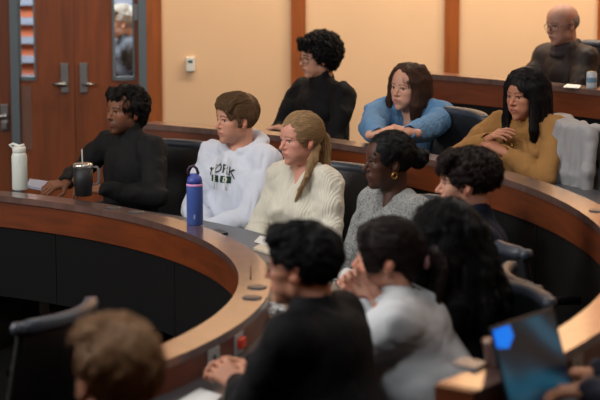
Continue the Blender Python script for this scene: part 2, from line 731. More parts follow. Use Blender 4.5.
def strands(V, Q, Rh, Hc, hs, seed, flow=None, n=1500, steps=6, step=.010, lift=(.0005, .003), jit=.25, rad=.0011, free=1, skip=None):
    """thin tapering tubes combed over the hair volume"""
    from mathutils.bvhtree import BVHTree
    rr = np.random.default_rng(seed)
    bv = BVHTree.FromPolygons([Vector(v) for v in V.tolist()], Q.tolist())
    Rm = Matrix(Rh.tolist())
    Ri = Rm.transposed()
    c0 = Vector(Hc)
    idx = rr.integers(0, len(V), n)
    vs, fs, cs = [], [], []
    a3 = [(math.cos(2 * PI * k / 3), math.sin(2 * PI * k / 3)) for k in range(3)]
    for i in idx:
        pos = Vector(V[i].tolist())
        lf = rr.uniform(*lift)
        pts = []
        j1 = Vector((rr.normal() * jit, rr.normal() * jit, rr.normal() * jit))
        ph = rr.uniform(0, 6.28)
        nrm = None
        for s in range(steps):
            loc, nn, _, _ = bv.find_nearest(pos)
            if loc is None: break
            if s == 0: nrm = nn
            hp = Ri @ (loc - c0) / hs
            d = flow(hp, s, ph) + j1
            dw = Rm @ d
            if s < steps - free:
                cur = loc + nn * (lf * (1 if s else -.5))
                dw = (dw - nn * dw.dot(nn))
                pts.append((cur, nn))
                pos = cur + dw.normalized() * step
            else:
                pts.append((pos, nn))
                pos = pos + (dw.normalized() * .8 + nn * .25) * step
        m = len(pts)
        if m < 3: continue
        o = len(vs)
        for t, (c, nn) in enumerate(pts):
            nx = pts[min(t + 1, m - 1)][0] - pts[max(t - 1, 0)][0]
            if nx.length < 1e-6: nx = Vector((0, 0, -1))
            nx.normalize()
            u = nx.cross(nn)
            if u.length < 1e-4: u = nx.orthogonal()
            u.normalize()
            w = nx.cross(u)
            r = rad * hs * (1 - .8 * (t / (m - 1)) ** 2)
            for (ca, sa) in a3:
                vs.append((c + (u * ca + w * sa) * r)[:])
        for t in range(m - 1):
            for k in range(3):
                a, b_ = o + t * 3 + k, o + t * 3 + (k + 1) % 3
                fs.append((a, b_, b_ + 3, a + 3))
        cs += [rr.uniform(.65, 1.5)] * (m * 3)
    return np.array(vs, np.float32), np.array(fs, np.int32), np.array(cs)


def build_person(name, head, yaw, hyaw, floor, label, skin=(205, 150, 120), lip=(170, 95, 85), brow=(70, 50, 35),
                 sex='m', lean=.10, side=0, hpitch=0.0, hroll=0.0, hs=1.0, stub=None, hair=None, haircol=(60, 40, 25),
                 topname='sweater', topcol=(40, 40, 40), topmat=None, hands=None, arms=None, neckh=.0, bulk=0.0,
                 extras=None, hairmat=None, hh=.0042, legcol=(38, 38, 46), shoul=1.0, jaw=1.0, iris=(60, 40, 28), nose=1.0,
                 wr=1.0, hunch=0.0, shoe='shoe', cat='person', hair_style=None, detail=True, full=0.0, vneck=None, stand=False, faceh=.0030, gaze=0.0):
    """head: world position of the head centre (eye level); yaw/hyaw: degrees, 0 faces the camera side, 90 faces image left"""
    a = math.radians(yaw)
    bdir = np.array([-math.sin(a), -math.cos(a), 0])
    rz = math.atan2(bdir[1], bdir[0])
    seat = .46
    pz = seat + .085 if not stand else .92
    head = np.array(head, float)
    hz = head[2] - floor
    slen = (hz - .155 + hunch - pz) / math.cos(lean)
    ts = slen / .47
    fwd = math.sin(lean) * slen + .03
    Rb = Rz(rz)
    loc = head - Rb @ v3(fwd, -side, 0)
    loc[2] = floor
    root = empty(name, tuple(loc), rz)
    tag(root, label, cat)
    # everything below in the local frame (x forward, y left, z up from the floor)
    Rt = Ry(lean) @ Rx(-math.atan2(side, slen) * -1 if side else 0)
    P0 = v3(0, 0, pz)
    w = shoul * (1.0 if sex == 'm' else .90)

    def T(x, y, z):
        return Rt @ (v3(x, y * w, z * ts)) + P0
    Hc = v3(*((Rb.T) @ (head - loc)))
    hy = math.radians(hyaw)
    hdir = np.array([-math.sin(hy), -math.cos(hy), 0])
    hrz = math.atan2(hdir[1], hdir[0]) - rz
    Rh = Rz(hrz) @ Ry(math.radians(hpitch)) @ Rx(math.radians(hroll))
    sh = {s: T(-.005, s * .165, .43) for s in (-1, 1)}
    arms = arms or {}
    wrists = {}
    elbows = {}
    for s in (-1, 1):
        a_ = arms.get(s, {})
        wp = a_.get('wrist', (.22, s * .10, .72))
        if isinstance(wp, Vector):
            wl = Rb.T @ (np.array(wp) - loc)
        else:
            wl = np.array(wp, float)
        pole = a_.get('pole', (-.3, s * .6, -1))
        wrists[s] = wl
        elbows[s] = ik(sh[s], wl, .285 * wr, .255 * wr, pole)

    def torso(F, g, kk=.04):
        F.k = kk
        F.frame(Rt, P0)
        F.ell((-.01, 0, .0), (.125 + g, .165 * w + g, .11 + g))
        F.ell((.0, 0, .16 * ts), (.105 + g + bulk, .142 * w + g + bulk, .15 * ts + g))
        F.ell((.0, 0, .31 * ts), (.108 + g, .150 * w + g, .145 * ts + g))
        if sex == 'f':
            for s in (-1, 1):
                F.ell((.085, s * .065, .27 * ts), (.045 + g, .052 + g, .055 + g), k=.04)
        F.ell((-.03, 0, .38 * ts), (.085 + g, .155 * w + g, .085 + g))
        F.frame()
        for s in (-1, 1):
            F.cap(T(-.01, s * .035, .475), T(-.01, s * .145, .425), .034 + g, .046 + g, k=.04)

    def armp(F, g, cuff=0.0, gw=None):
        gw = g if gw is None else gw
        for s in (-1, 1):
            F.k = .03
            el, wl = elbows[s], wrists[s]
            mid = sh[s] * .6 + el * .4
            F.cap(sh[s], mid, .050 + g, .044 + g, k=.04)
            F.cap(mid, el, .044 + g, .037 + g, k=.02)
            end = wl + unit(el - wl) * cuff
            mid2 = el * .6 + end * .4
            F.cap(el, mid2, .037 + g, .036 + g, k=.02)
            F.cap(mid2, end, .036 + g, .024 + gw, k=.02)

    # ---- body
    BF = Field(.03)
    torso(BF, -.012)
    armp(BF, -.006)
    for s in (-1, 1):
        hip = v3(0, s * .085, pz - .02)
        if stand:
            kn, an = v3(.02, s * .09, .48), v3(0, s * .09, .09)
        else:
            kn, an = v3(.40, s * .12, .50), v3(.38, s * .12, .10)
        BF.cap(hip, kn, .075, .048)
        BF.cap(kn, an, .046, .032)
    parts = [BF.mesh(.011)]
    cols = [np.tile(np.array(srgb(skin)[:3]), (len(parts[0][0]), 1))]
    HF = Field(.02)
    HF.frame(Rh, Hc, hs)
    head_prims(HF, sex, jaw=jaw, nose=nose, full=full)
    HF.frame()
    nb = T(-.012, 0, .455)
    nt = Hc + Rh @ v3(-.036, 0, -.05) * hs
    nr = (.054 if sex == 'm' else .045)
    HF.cap(nb, nt, nr + .004, nr - .002, k=.02)
    HF.cap(nb, T(0, 0, .38), nr + .006, .07, k=.03)
    V, Q = HF.mesh(faceh if detail else .006)
    V = relax(V, Q, 1, .35)
    parts.append((V, Q))
    cols.append(head_cols(V, Rh, Hc, hs, skin, lip, brow, stub, browth=.0036 if sex == 'm' else .0026))
    hands = hands or {}
    for s in (-1, 1):
        h = hands.get(s, {})
        el, wl = elbows[s], wrists[s]
        d = h.get('dir')
        d = unit(wl - el) if d is None else Rb.T @ unit(d)
        bk = Rb.T @ unit(h.get('back', (0, 0, 1)))
        G = Field(.006)
        # thumb side: right hand palm down -> thumb points to its left
        hand_prims(G, wl, d, bk, h.get('thumb_side', -s), curl=h.get('curl', (.35, .5, .35)), thumb=h.get('thumb', .5),
                   sc=(1.0 if sex == 'm' else .9) * h.get('sc', 1))
        V, Q = G.mesh(.0032 if detail else .005)
        parts.append((V, Q))
        cols.append(np.tile(np.array(srgb(h.get('col', skin))[:3]), (len(V), 1)))
    body = mesh_obj('body', parts, M['skin'], root, cols)
    # ---- eyes
    for s in (-1, 1):
        n, mrg = 20, 14
        vs, fs, cc = [], [], []
        ec = v3(.0678, s * .0310, .0028)
        for i in range(mrg + 1):
            t = PI * i / mrg
            for k in range(n):
                ph = 2 * PI * k / n
                p = v3(math.cos(t), math.sin(t) * math.cos(ph), math.sin(t) * math.sin(ph)) * .0122
                g = Rz(s * .0 + gaze)
                p = g @ p
                vs.append(Rh @ ((ec + p) * hs) + Hc)
                deg = math.degrees(t)
                cc.append(srgb((12, 10, 10) if deg < 12 else iris if deg < 29 else (150, 140, 134))[:3])
        for i in range(mrg):
            for k in range(n):
                fs.append((i * n + k, (i + 1) * n + k, (i + 1) * n + (k + 1) % n, i * n + (k + 1) % n))
        mesh_obj('eye', [(np.array(vs, np.float32), np.array(fs, np.int32))], M['eyew'], root, [np.array(cc)])
    # ---- top garment
    g = .014 if topmat is None else topmat.get('g', .014)
    TF = Field(.03)
    torso(TF, g)
    armp(TF, g, cuff=.004, gw=topmat.get('cuff', .012) if topmat else .012)
    # collar: cut the neck opening, then add the collar ring volume
    if neckh > 0:
        TF.cap(T(-.012, 0, .44), nb * .45 + nt * .55 - v3(0, 0, .03 - neckh), nr + .02, nr + .012, k=.02)
        cutp = nb * .45 + nt * .55 + v3(0, 0, neckh - .012)
        nd = unit(nt - nb)
        TF.cap(cutp, cutp + nd * .2, nr + .004, nr + .02, k=.006, op='s')
        TF.half(cutp + nd * .02, nd, k=.004) if False else None
        TF.ell(cutp + nd * .14, (.13, .13, .125), k=.006, op='s')
    else:
        TF.cap(T(-.0, 0, .53), nt + unit(nt - nb) * .1, nr + .022, nr + .05, k=.012, op='s')
    if vneck:
        TF.frame(Rt, P0)
        TF.cap((.06, 0, .50 * ts), (.135, 0, vneck * ts), .05, .012, k=.012, op='s')
        TF.frame()
    if extras and 'top' in extras:
        extras['top'](TF, T, Hc, Rh, dict(nb=nb, nt=nt, nr=nr, el=elbows, wr=wrists, sh=sh))
    for s in (-1, 1):      # hollow cuffs
        el, wl = elbows[s], wrists[s]
        d = unit(wl - el)
        TF.cap(wl - d * .012, wl + d * .05, .027, .03, k=.003, op='s')
    seed = sum(ord(c) for c in label)
    wk = (topmat or {}).get('wrinkle', 1.0)
    TF.noise = [sines(5, .006 * wk, seed, 8), sines(11, .0022 * wk, seed + 1, 10, aniso=(1, 1, .5), ridged=True)]
    tm = mat(label[:24] + ' top', topcol, **(topmat['m'] if topmat and 'm' in topmat else dict(rough=.85, bump=('noise', 120, .3))))
    V, Q = TF.mesh(topmat.get('h', .0075) if topmat else .0075)
    mesh_obj(topname, [(V, Q)], tm, root)
    # ---- trousers and shoes
    LF = Field(.03)
    LF.ell((0, 0, pz - .01), (.145, .175 * w, .115))
    for s in (-1, 1):
        hip = v3(0, s * .085, pz - .02)
        if stand:
            kn, an = v3(.02, s * .09, .48), v3(0, s * .09, .09)
        else:
            kn, an = v3(.40, s * .12, .50), v3(.38, s * .12, .10)
        LF.cap(hip, kn, .088, .064)
        LF.cap(kn, an, .062, .052)
    LF.noise = [sines(10, .004, seed + 5)]
    mesh_obj('trousers', [LF.mesh(.013)], mat(label[:20] + ' trousers', legcol, .85, bump=('noise', 90, .2)), root)
    for s in (-1, 1):
        S = Field(.02)
        x0 = 0 if stand else .38
        S.cap((x0 - .03, s * .12, .05), (x0 + .04, s * .12, .06), .042, .045)
        S.ell((x0 + .10, s * .125, .035), (.09, .045, .035))
        S.half((0, 0, .003), (0, 0, -1), k=.003)
        mesh_obj('shoe', [S.mesh(.009)], M[shoe], root)
    # ---- hair
    if hair:
        KF = Field(.01)
        KF.frame(Rh, Hc, hs)
        ns = hair(KF) or []
        KF.noise = [sines(*n[:2], seed=i + seed, **(n[2] if len(n) > 2 else {})) for i, n in enumerate(ns)]
        V, Q = KF.mesh(hh)
        st = HAIR_FLOW.get(hair_style or hair.__name__, HAIR_FLOW['h_short'])
        sv, sq, sc_ = strands(V, Q, Rh, Hc, hs, seed, **st)
        hm = mat(label[:20] + ' hair', haircol, **(hairmat or dict(rough=.6, spec=.22, attr=True)))
        base = np.array(srgb(haircol)[:3])
        mesh_obj('hair', [(V, Q), (sv, sq)], hm, root, [np.tile(base * .8, (len(V), 1)), base[None, :] * sc_[:, None]])
    if extras and 'parts' in extras:
        extras['parts'](root, T, Hc, Rh, hs, dict(nb=nb, nt=nt, nr=nr, el=elbows, wr=wrists, sh=sh, Rt=Rt, P0=P0, ts=ts, Rb=Rb, loc=loc))
    return root, loc, rz, Rb


M['shoe'] = mat('shoe leather', (34, 32, 32), .5)
M['whiteshoe'] = mat('white sneaker', (205, 205, 195), .6)


def glasses(root, Hc, Rh, hs, col=(30, 28, 28), metal=False, r=.0014, rnd=False):
    m = mat('glasses frame', col, .3, metal=.8 if metal else 0)
    b = MB()

    def tp(x, y, z):
        return Vector(Rh @ (v3(x, y, z) * hs) + Hc)
    for s in (-1, 1):
        pts = []
        for i in range(25):
            t = 2 * PI * i / 24
            e = 2.0 if rnd else 2.8
            cx, sx = math.cos(t), math.sin(t)
            px = abs(cx) ** (2 / e) * (1 if cx > 0 else -1)
            pz = abs(sx) ** (2 / e) * (1 if sx > 0 else -1)
            yy = s * .034 + px * .0245
            pts.append(tp(.099 - 5.5 * yy * yy, yy, -.002 + pz * .018))
        b.tube(pts, r, 6, cap=False)
        b.tube([tp(.090, s * .0585, .004), tp(.06, s * .078, .006), tp(.0, s * .085, .012), tp(-.02, s * .087, .0)], r, 6)
    b.tube([tp(.099, -.0095, .002), tp(.103, 0, .006), tp(.099, .0095, .002)], r, 6)
    return b.build('glasses', m, root, smooth=True)

# ================================================================== SETTING
WY_ = 13.0


def wbox(name, x0, x1, y0, y1, z0, z1, m, kind='structure', parent=None, bev=0):
    o = MB().box(x0, x1, y0, y1, z0, z1, bev=bev).build(name, m, parent)
    if parent is None: tag(o, kind=kind)
    return o


def wx(px, y=WY_):
    """x on the back wall for a pixel column"""
    return WY(px, 60, y).x


def wz(py, y=WY_):
    return WY(300, py, y).z


wbox('floor', -6.5, 4.2, -2.0, 18.0, -.12, 0, M['carpet'])
CZ = 3.6
wbox('ceiling', -6.5, 4.2, -2.0, 18.0, CZ, CZ + .1, M['ceil'])
xd0, xd1 = wx(11), wx(147)           # door opening (outer frame edges)
dtop = 2.32
wbox('wall_back', xd1, 4.2, WY_, WY_ + .14, 0, CZ, M['wall'])
o = MB()
o.box(-6.5, wx(-60), WY_, WY_ + .14, 0, CZ)
o.box(wx(-60), xd1, WY_, WY_ + .14, dtop, CZ)
tag(o.build('wall_back_left', M['wall']), kind='structure')
wbox('wall_right', 4.1, 4.2, -2, WY_, 0, CZ, M['wall'])
wbox('wall_left', -6.5, -6.4, -2, WY_ + 5, 0, CZ, M['wall'])
wbox('wall_front', -6.5, 4.2, -2.1, -2.0, 0, CZ, M['wall'])
wbox('wall_corridor', -6.5, 1.2, 16.6, 16.7, 0, CZ, M['wall'])
wbox('wall_corridor_side', 1.1, 1.2, WY_ + .14, 16.6, 0, CZ, M['wall'])
# wood trims on the back wall
for i, (a, b) in enumerate(((147, 162), (291, 305.5), (444, 458.5), (596.5, 611))):
    wbox('trim_%d' % (i + 1), wx(a), wx(b), WY_ - .025, WY_, 0, CZ, M['trim'])

# risers of the second and third rows
R1, R2, R3 = 2.45, 3.82, 5.27
Z2, Z3 = .2, .4
o = MB().arc(R2 - .02, R3 + .02, .0, Z2, -64, 78, CEN)
tag(o.build('floor_second_row', M['carpet']), kind='structure')
o = MB().arc(R3 - .02, R3 + 1.6, .0, Z3, -12, 52, CEN)
tag(o.build('floor_third_row', M['carpet']), kind='structure')


# ---- double door
def door_leaf(name, x0, x1, lite, hinge_left, label_lever):
    r = empty(name, ((x0 + x1) / 2, WY_ + .03, 0))
    tag(r, kind='structure')
    lx0, lx1 = lite
    zb, zt = wz(78.5), 2.12
    b = MB()
    cx = (x0 + x1) / 2

    def bx(a0, a1, z0, z1, y0=-.022, y1=.022):
        b.box(a0 - cx, a1 - cx, y0, y1, z0, z1)
    bx(x0, lx0, .01, dtop - .05)
    bx(lx1, x1, .01, dtop - .05)
    bx(lx0, lx1, .01, zb)
    bx(lx0, lx1, zt, dtop - .05)
    b.build('door_panel', M['door'], r)
    f = MB()
    for (a0, a1, z0, z1) in ((lx0 - .008, lx0 + .004, zb - .01, zt + .01), (lx1 - .004, lx1 + .008, zb - .01, zt + .01),
                             (lx0, lx1, zb - .012, zb + .010), (lx0, lx1, zt - .004, zt + .008)):
        f.box(a0 - cx, a1 - cx, -.03, .03, z0, z1)
    f.build('window_frame', M['greymetal'], r)
    MB().box(lx0 - cx, lx1 - cx, -.004, .004, zb, zt).build('window_pane', M['glass'], r)
    return r, cx


xm = wx(74.3)
dl, cl = door_leaf('door_1', wx(19), xm - .002, (wx(19.8), wx(34.6)), True, '')
dr, cr = door_leaf('door_2', xm + .002, wx(139), (wx(113.8), wx(133.5)), False, '')


def lever(parent, cx, pxp, px_to, bright):
    p = MB().box(wx(pxp - 4) - cx, wx(pxp + 4) - cx, -.036, -.022, wz(93), wz(63), bev=.004).build('handle_plate', M['metal'], parent)
    x = wx(pxp) - cx
    x2 = wx(px_to) - cx
    b = MB()
    z = wz(83.5)
    b.tube([(x, -.03, z), (x, -.075, z)], .010, 12)
    b.tube([(x, -.075, z), (x * .5 + x2 * .5, -.078, z), (x2, -.072, z - .002)], [.012, .011, .009], 12)
    b.build('door_handle', M['metal'], p, smooth=True)


lever(dl, cl, 64.5, 53, 0)
lever(dr, cr, 83.5, 94, 1)
# closer / hinge plate at the top of the right leaf
MB().box(wx(134.5) - cr, wx(139) - cr, -.034, -.02, wz(20.5), wz(4), bev=.003).build('hinge_plate', M['metal'], dr)
# steel frame
o = MB()
o.box(wx(11), wx(18.8), WY_ - .03, WY_ + .12, 0, dtop)
o.box(wx(139.3), wx(147), WY_ - .03, WY_ + .12, 0, dtop)
o.box(wx(11), wx(147), WY_ - .03, WY_ + .12, dtop - .05, dtop)
tag(o.build('trim_door_frame', M['greymetal']), kind='structure')
# neighbouring door at the far left
r = empty('door_3', (wx(-20), WY_ + .03, 0))
tag(r, kind='structure')
MB().box(wx(-60) - wx(-20), wx(10.9) - wx(-20), -.03, .03, 0, dtop).build('door_panel', M['door'], r)
x = wx(3.5) - wx(-20)
p = MB().box(x - .026, x + .026, -.045, -.03, wz(131), wz(104), bev=.004).build('handle_plate', M['metal'], r)
b = MB()
b.tube([(x, -.04, wz(115)), (x, -.09, wz(115))], .011, 12)
b.tube([(x + .02, -.09, wz(115)), (x - .08, -.09, wz(115))], .011, 12)
b.box(x - .02, x + .02, -.07, -.04, wz(129), wz(121), bev=.006)
b.build('door_handle', M['metal'], p, smooth=False)
# narrow pane low in the left leaf
MB().box(wx(20.5) - cl, wx(30.5) - cl, -.026, .026, wz(150), wz(86)).build('lower_pane', mat('dull pane', (112, 84, 74), .25), dl)

# corridor beyond the doors
b = MB()
for i in range(9):
    zt = .75 + i * .155
    b.box(-4.2, -.3, 16.20, 16.30, zt, zt + .095)
tag(b.build('wall_corridor_orange', M['orange']), kind='structure')
b = MB()
for i in range(10):
    zt = .70 + i * .155
    b.box(-4.2, -.3, 16.15, 16.31, zt - .005, zt + .048)
tag(b.build('trim_corridor', M['bluegrey']), kind='structure')

# thermostat
t = empty('thermostat', (wx(190.5), WY_, wz(64)))
tag(t, 'small white wall thermostat on the cream wall beside the wooden door', 'thermostat')
MB().box(-.029, .029, -.028, 0, -.048, .045, bev=.006).build('housing', M['whitep'], t)
MB().box(-.014, .014, -.0295, -.027, .010, .026).build('display', mat('lcd', (70, 92, 84), .2), t)


# ================================================================== DESKS
def clip_arc(mb, *a, **k):
    mb.arc(*a, **k)


def PX(x, y, z):
    dz = z - CAM_H
    return 300 + F_PX * x / (y * math.cos(PITCH) - dz * math.sin(PITCH))


def px_angle(px, R, z, a0, a1):
    """angle on a circle of radius R whose point lands in pixel column px"""
    f = lambda a: PX(CEN[0] + R * math.cos(math.radians(a)), CEN[1] + R * math.sin(math.radians(a)), z) - px
    for _ in range(40):
        m = (a0 + a1) / 2
        if (f(a0) < 0) == (f(m) < 0): a0 = m
        else: a1 = m
    return (a0 + a1) / 2


def desk(name, R, zt, floor, a0, a1, zc, panel_bottom, label, joints):
    r = empty(name, (CEN[0], CEN[1], 0))
    tag(r, label, 'desk', 'curved tiers of wooden desks')
    MB().arc(R - .012, R + .112, zt - .030, zt, a0, a1).build('ledge', M['ledge'], r)
    MB().arc(R, R + .022, zt - .155, zt - .030, a0, a1).build('fascia', M['wood'], r)
    MB().arc(R + .085, R + .108, zc, zt - .030, a0, a1).build('ledge_backboard', M['wood'], r)
    MB().arc(R + .022, R + .56, zc - .032, zc, a0, a1).build('counter', M['counter'], r)
    ang = a0
    for j in joints + [a1]:
        if j <= ang: continue
        MB().arc(R + .012, R + .034, panel_bottom, zt - .155, ang, min(j, a1) - .10).build('modesty_panel', M['panel'], r)
        ang = j
    k = 0
    step = 24
    a = a0 + 2
    while a < a1 - 1:
        ar = math.radians(a)
        m4 = Matrix.Rotation(ar, 4, 'Z')
        MB().box(R + .05, R + .50, -.02, .02, floor, zc - .032, M4=m4).build('support_leg', M['plastic'], r)
        a += step
    return r


D1 = desk('curved_desk', R1, .81, 0, -34.5, 78, .70, .31,
          'front row curved wooden desk around the dark pit, white flask standing on it', [-18, 10, px_angle(172, R1, .5, 5, 60), px_angle(54, R1, .5, 30, 75), 74])
MB().box(R1, R1 + .56, -.012, .012, 0, .70, M4=Matrix.Rotation(math.radians(-34.7), 4, 'Z')).build('end_board', M['wood'], D1)
D2 = desk('curved_desk', R2, 1.01, Z2, -37.2, 61.5, .90, Z2,
          'second row curved wooden desk with a blue sweater resting on it', [-20, 0, 16, 30, 44, 56])
D3 = desk('curved_desk', R3, 1.215, Z3, -6, 50.5, 1.10, Z3,
          'third row curved wooden desk topmost at the right with small white can', [8, 20, 34])
# wooden end board closing the second desk at the aisle
a = math.radians(-37.4)
MB().box(R2 + .0, R2 + .56, -.012, .012, Z2, .87, M4=Matrix.Rotation(a, 4, 'Z')).build('end_board', M['wood'], D2)
MB().box(R2 - .008, R2 + .11, -.012, .012, .86, 1.008, M4=Matrix.Rotation(a, 4, 'Z')).build('end_cap', M['wood'], D2)


def outlet(parent, R, ang, z0, z1, red):
    """socket plate on the student side of the raised ledge"""
    m4 = Matrix.Rotation(math.radians(ang), 4, 'Z')
    pl = MB().box(R + .108, R + .114, -.045, .045, z0, z1, M4=m4, bev=.002).build('outlet_plate', mat('outlet plate', (170, 170, 168), .4), parent)
    zc = (z0 + z1) / 2
    b = MB()
    if red:
        b.box(R + .112, R + .132, -.026, .030, zc - .014, zc + .022, M4=m4, bev=.006)
        b.build('red_socket', mat('red socket', (214, 60, 30), .4), pl)
    else:
        b.box(R + .112, R + .118, -.011, .011, zc - .014, zc + .014, M4=m4, bev=.003)
        b.build('socket', M['plastic'], pl)


def ang_of(px, py, z):
    p = W(px, py, z)
    return math.degrees(math.atan2(p.y - CEN[1], p.x - CEN[0]))


outlet(D1, R1, px_angle(214, R1 + .112, .74, -60, -5), .703, .779, False)
outlet(D1, R1, px_angle(239, R1 + .112, .74, -60, -5), .703, .779, True)
outlet(D2, R2, px_angle(577, R2 + .112, .94, -38, -2), .903, .979, False)


def grommet(px, py, z, label, first=[None]):
    p = W(px, py, z)
    if first[0] is None:
        b = MB().lathe([(.036, 0), (.037, .002), (.034, .005), (.026, .006), (.0, .006)], n=32)
        o = b.build('desk_grommet', M['disc'], smooth=False)
        first[0] = o
    else:
        o = first[0].copy()
        COL.objects.link(o)
    o.location = (p.x, p.y, z)
    tag(o, label, 'grommet', 'round grey discs set on the desk ledges')


grommet(257, 287.5, .81, 'round grey disc on the front ledge bend, farther of the two by the suited man')
grommet(252, 298, .81, 'round grey disc on the front ledge bend, nearer of the two by the suited man')
grommet(113, 208, .81, 'round grey disc on the front ledge just right of the black tumbler')
grommet(136, 212.5, .81, 'round grey disc on the front ledge, second to the right of the black tumbler')
grommet(598, 211, 1.01, 'round grey disc on the second row ledge at the right edge of the picture')


# ================================================================== CHAIRS
def make_chair():
    r = empty('office_chair')
    S = Field(.03)
    for x in (-.17, .17):
        for y in (-.17, .17):
            S.ell((x, y, .445), (.10, .10, .042), k=.02)
    S.ell((0, 0, .445), (.25, .25, .048), k=.05)
    mesh_obj('seat', [S.mesh(.012)], M['chairblack'], r)
    # curved back rest (chair faces +x)
    B = Field(.02)
    for i in range(17):
        y = -.20 + .025 * i
        x = -.255 + 1.3 * y * y
        B.cap((x + .02, y, .53), (x - .055, y, .93), .021, .017, k=.012)
    mesh_obj('backrest', [B.mesh(.009)], M['chairblack'], r)
    b = MB()
    pts = []
    for i in range(13):
        y = -.215 + .43 * i / 12
        pts.append((-.315 + 1.3 * y * y, y, .945))
    b.tube(pts, [.018] + [.026] * 11 + [.018], 14)
    for s in (0, -1):
        b.lathe([(0, -.02), (.02, -.018), (.027, 0), (.02, .018), (0, .02)], c=pts[s], n=14)
    b.build('top_roll', M['chairgrey'], r, smooth=True)
    for s in (-1, 1):
        b = MB()
        b.tube([(-.20, s * .26, .47), (-.19, s * .285, .60), (-.10, s * .29, .655), (.12, s * .29, .655)], [.014, .014, .017, .019], 10)
        b.tube([(-.20, s * .20, .44), (-.20, s * .26, .47)], .014, 10)
        b.build('armrest', M['plastic'], r, smooth=True)
    b = MB().tube([(0, 0, .08), (0, 0, .41)], .028, 14)
    b.tube([(-.02, 0, .41), (-.20, 0, .41), (-.275, 0, .50), (-.29, 0, .62)], .018, 10)
    b.build('column', M['plastic'], r, smooth=True)
    b = MB()
    for k in range(5):
        a = 2 * PI * k / 5 + .3
        b.tube([(0, 0, .11), (.28 * math.cos(a), .28 * math.sin(a), .075)], [.028, .016], 10)
    b.build('base', M['plastic'], r, smooth=True)
    for k in range(5):
        a = 2 * PI * k / 5 + .3
        b = MB()
        c = Vector((.28 * math.cos(a), .28 * math.sin(a), .03))
        t_ = Vector((-math.sin(a), math.cos(a), 0)) * .02
        b.tube([c - t_, c + t_], .029, 14)
        b.build('caster', M['plastic'], r, smooth=False)
    return r


CH = [None]


def chair(x, y, rz, floor, label, dx=0):
    if CH[0] is None:
        CH[0] = make_chair()
        c = CH[0]
    else:
        c = copy_tree(CH[0])
    c.location = (x, y, floor)
    c.rotation_euler = (0, 0, rz)
    tag(c, label, 'chair', 'black swivel chairs around the desks')
    return c


def chair_for(P, label, dx=-.03):
    root, loc, rz, Rb = P
    return chair(loc[0] + math.cos(rz) * dx, loc[1] + math.sin(rz) * dx, rz, loc[2], label)


def at_radius(px, py, R):
    """far intersection of a pixel ray with a cylinder round the common centre"""
    u = (px - 300) / F_PX
    v = (py - 200) / F_PX
    d = (u, math.cos(PITCH) - v * math.sin(PITCH), -(math.sin(PITCH) + v * math.cos(PITCH)))
    a = d[0] ** 2 + d[1] ** 2
    b = -2 * (d[0] * CEN[0] + d[1] * CEN[1])
    c = CEN[0] ** 2 + CEN[1] ** 2 - R * R
    t = (-b + math.sqrt(b * b - 4 * a * c)) / (2 * a)
    return Vector((d[0] * t, d[1] * t, CAM_H + d[2] * t))

# ================================================================== PEOPLE
# ---- hair styles (head frame: x forward, y left, z up)
def h_wavy(F):
    F.ell((-.022, 0, .040), (.106, .088, .090), k=.01)
    F.ell((-.06, 0, -.02), (.062, .078, .07), k=.03)
    cut_face(F, x=.108, z=-.040, rx=.078, ry=.066, rz=.100)
    for s in (-1, 1):
        F.ell((.030, s * .095, -.035), (.045, .03, .045), k=.01, op='s')
    F.half((0, 0, -.088), (.2, 0, -1), k=.01)
    locks_on(F, 260, 3, r=(.007, .013), rad=(.107, .089, .090), c=(-.022, 0, .040), zmin=-.35, L=.030)
    for i in range(9):
        y = -.05 + .0125 * i
        F.chain([(.055, y, .112), (.082, y + .006, .092), (.092 - 5 * y * y, y + .014, .064 + .007 * (i % 3))], [.011, .010, .005], k=.006)
    return [(16, .003)]


def h_sweep(F):
    hair_short(F, .010, False, -.050, 4)
    F.ell((.040, .0, .098), (.05, .06, .026), k=.03)
    for i in range(26):
        y = -.062 + .124 * i / 25
        F.chain([(-.03, y * 1.1, .124 - 6 * y * y), (.05, y + .004, .120 - 8 * y * y), (.090 - 5 * y * y, y + .010, .088 - 4 * y * y), (.098 - 6 * y * y, y + .016, .066 + .006 * math.sin(i * 2.1) - 3 * y * y)],
                [.008, .009, .007, .003], k=.005)
    for s in (-1, 1):
        F.cap((.035, s * .074, .05), (.022, s * .080, -.005), .012, .006, k=.01)
    return [(16, .0015, dict(aniso=(.35, 1, .5), ridged=True))]


def h_curly(F):
    F.ell((-.030, 0, .044), (.114, .102, .100), k=.01)
    F.ell((-.065, 0, .0), (.070, .098, .085), k=.03)
    cut_face(F, x=.108, z=-.046, rx=.078, ry=.066, rz=.098)
    F.half((0, 0, -.075), (.15, 0, -1), k=.01)
    locks_on(F, 620, 5, r=(.007, .014), rad=(.117, .105, .102), c=(-.030, 0, .042), zmin=-.62, L=.014, down=0)
    locks_on(F, 200, 6, r=(.006, .011), rad=(.125, .114, .110), c=(-.032, 0, .042), zmin=-.6, L=.012, down=0)
    for i in range(14):
        y = -.055 + .11 * i / 13
        F.cap((.078, y, .105), (.088 - 4 * y * y, y, .078 - .012 * (i % 3)), .014, .009, k=.005)
    return [(38, .0045)]


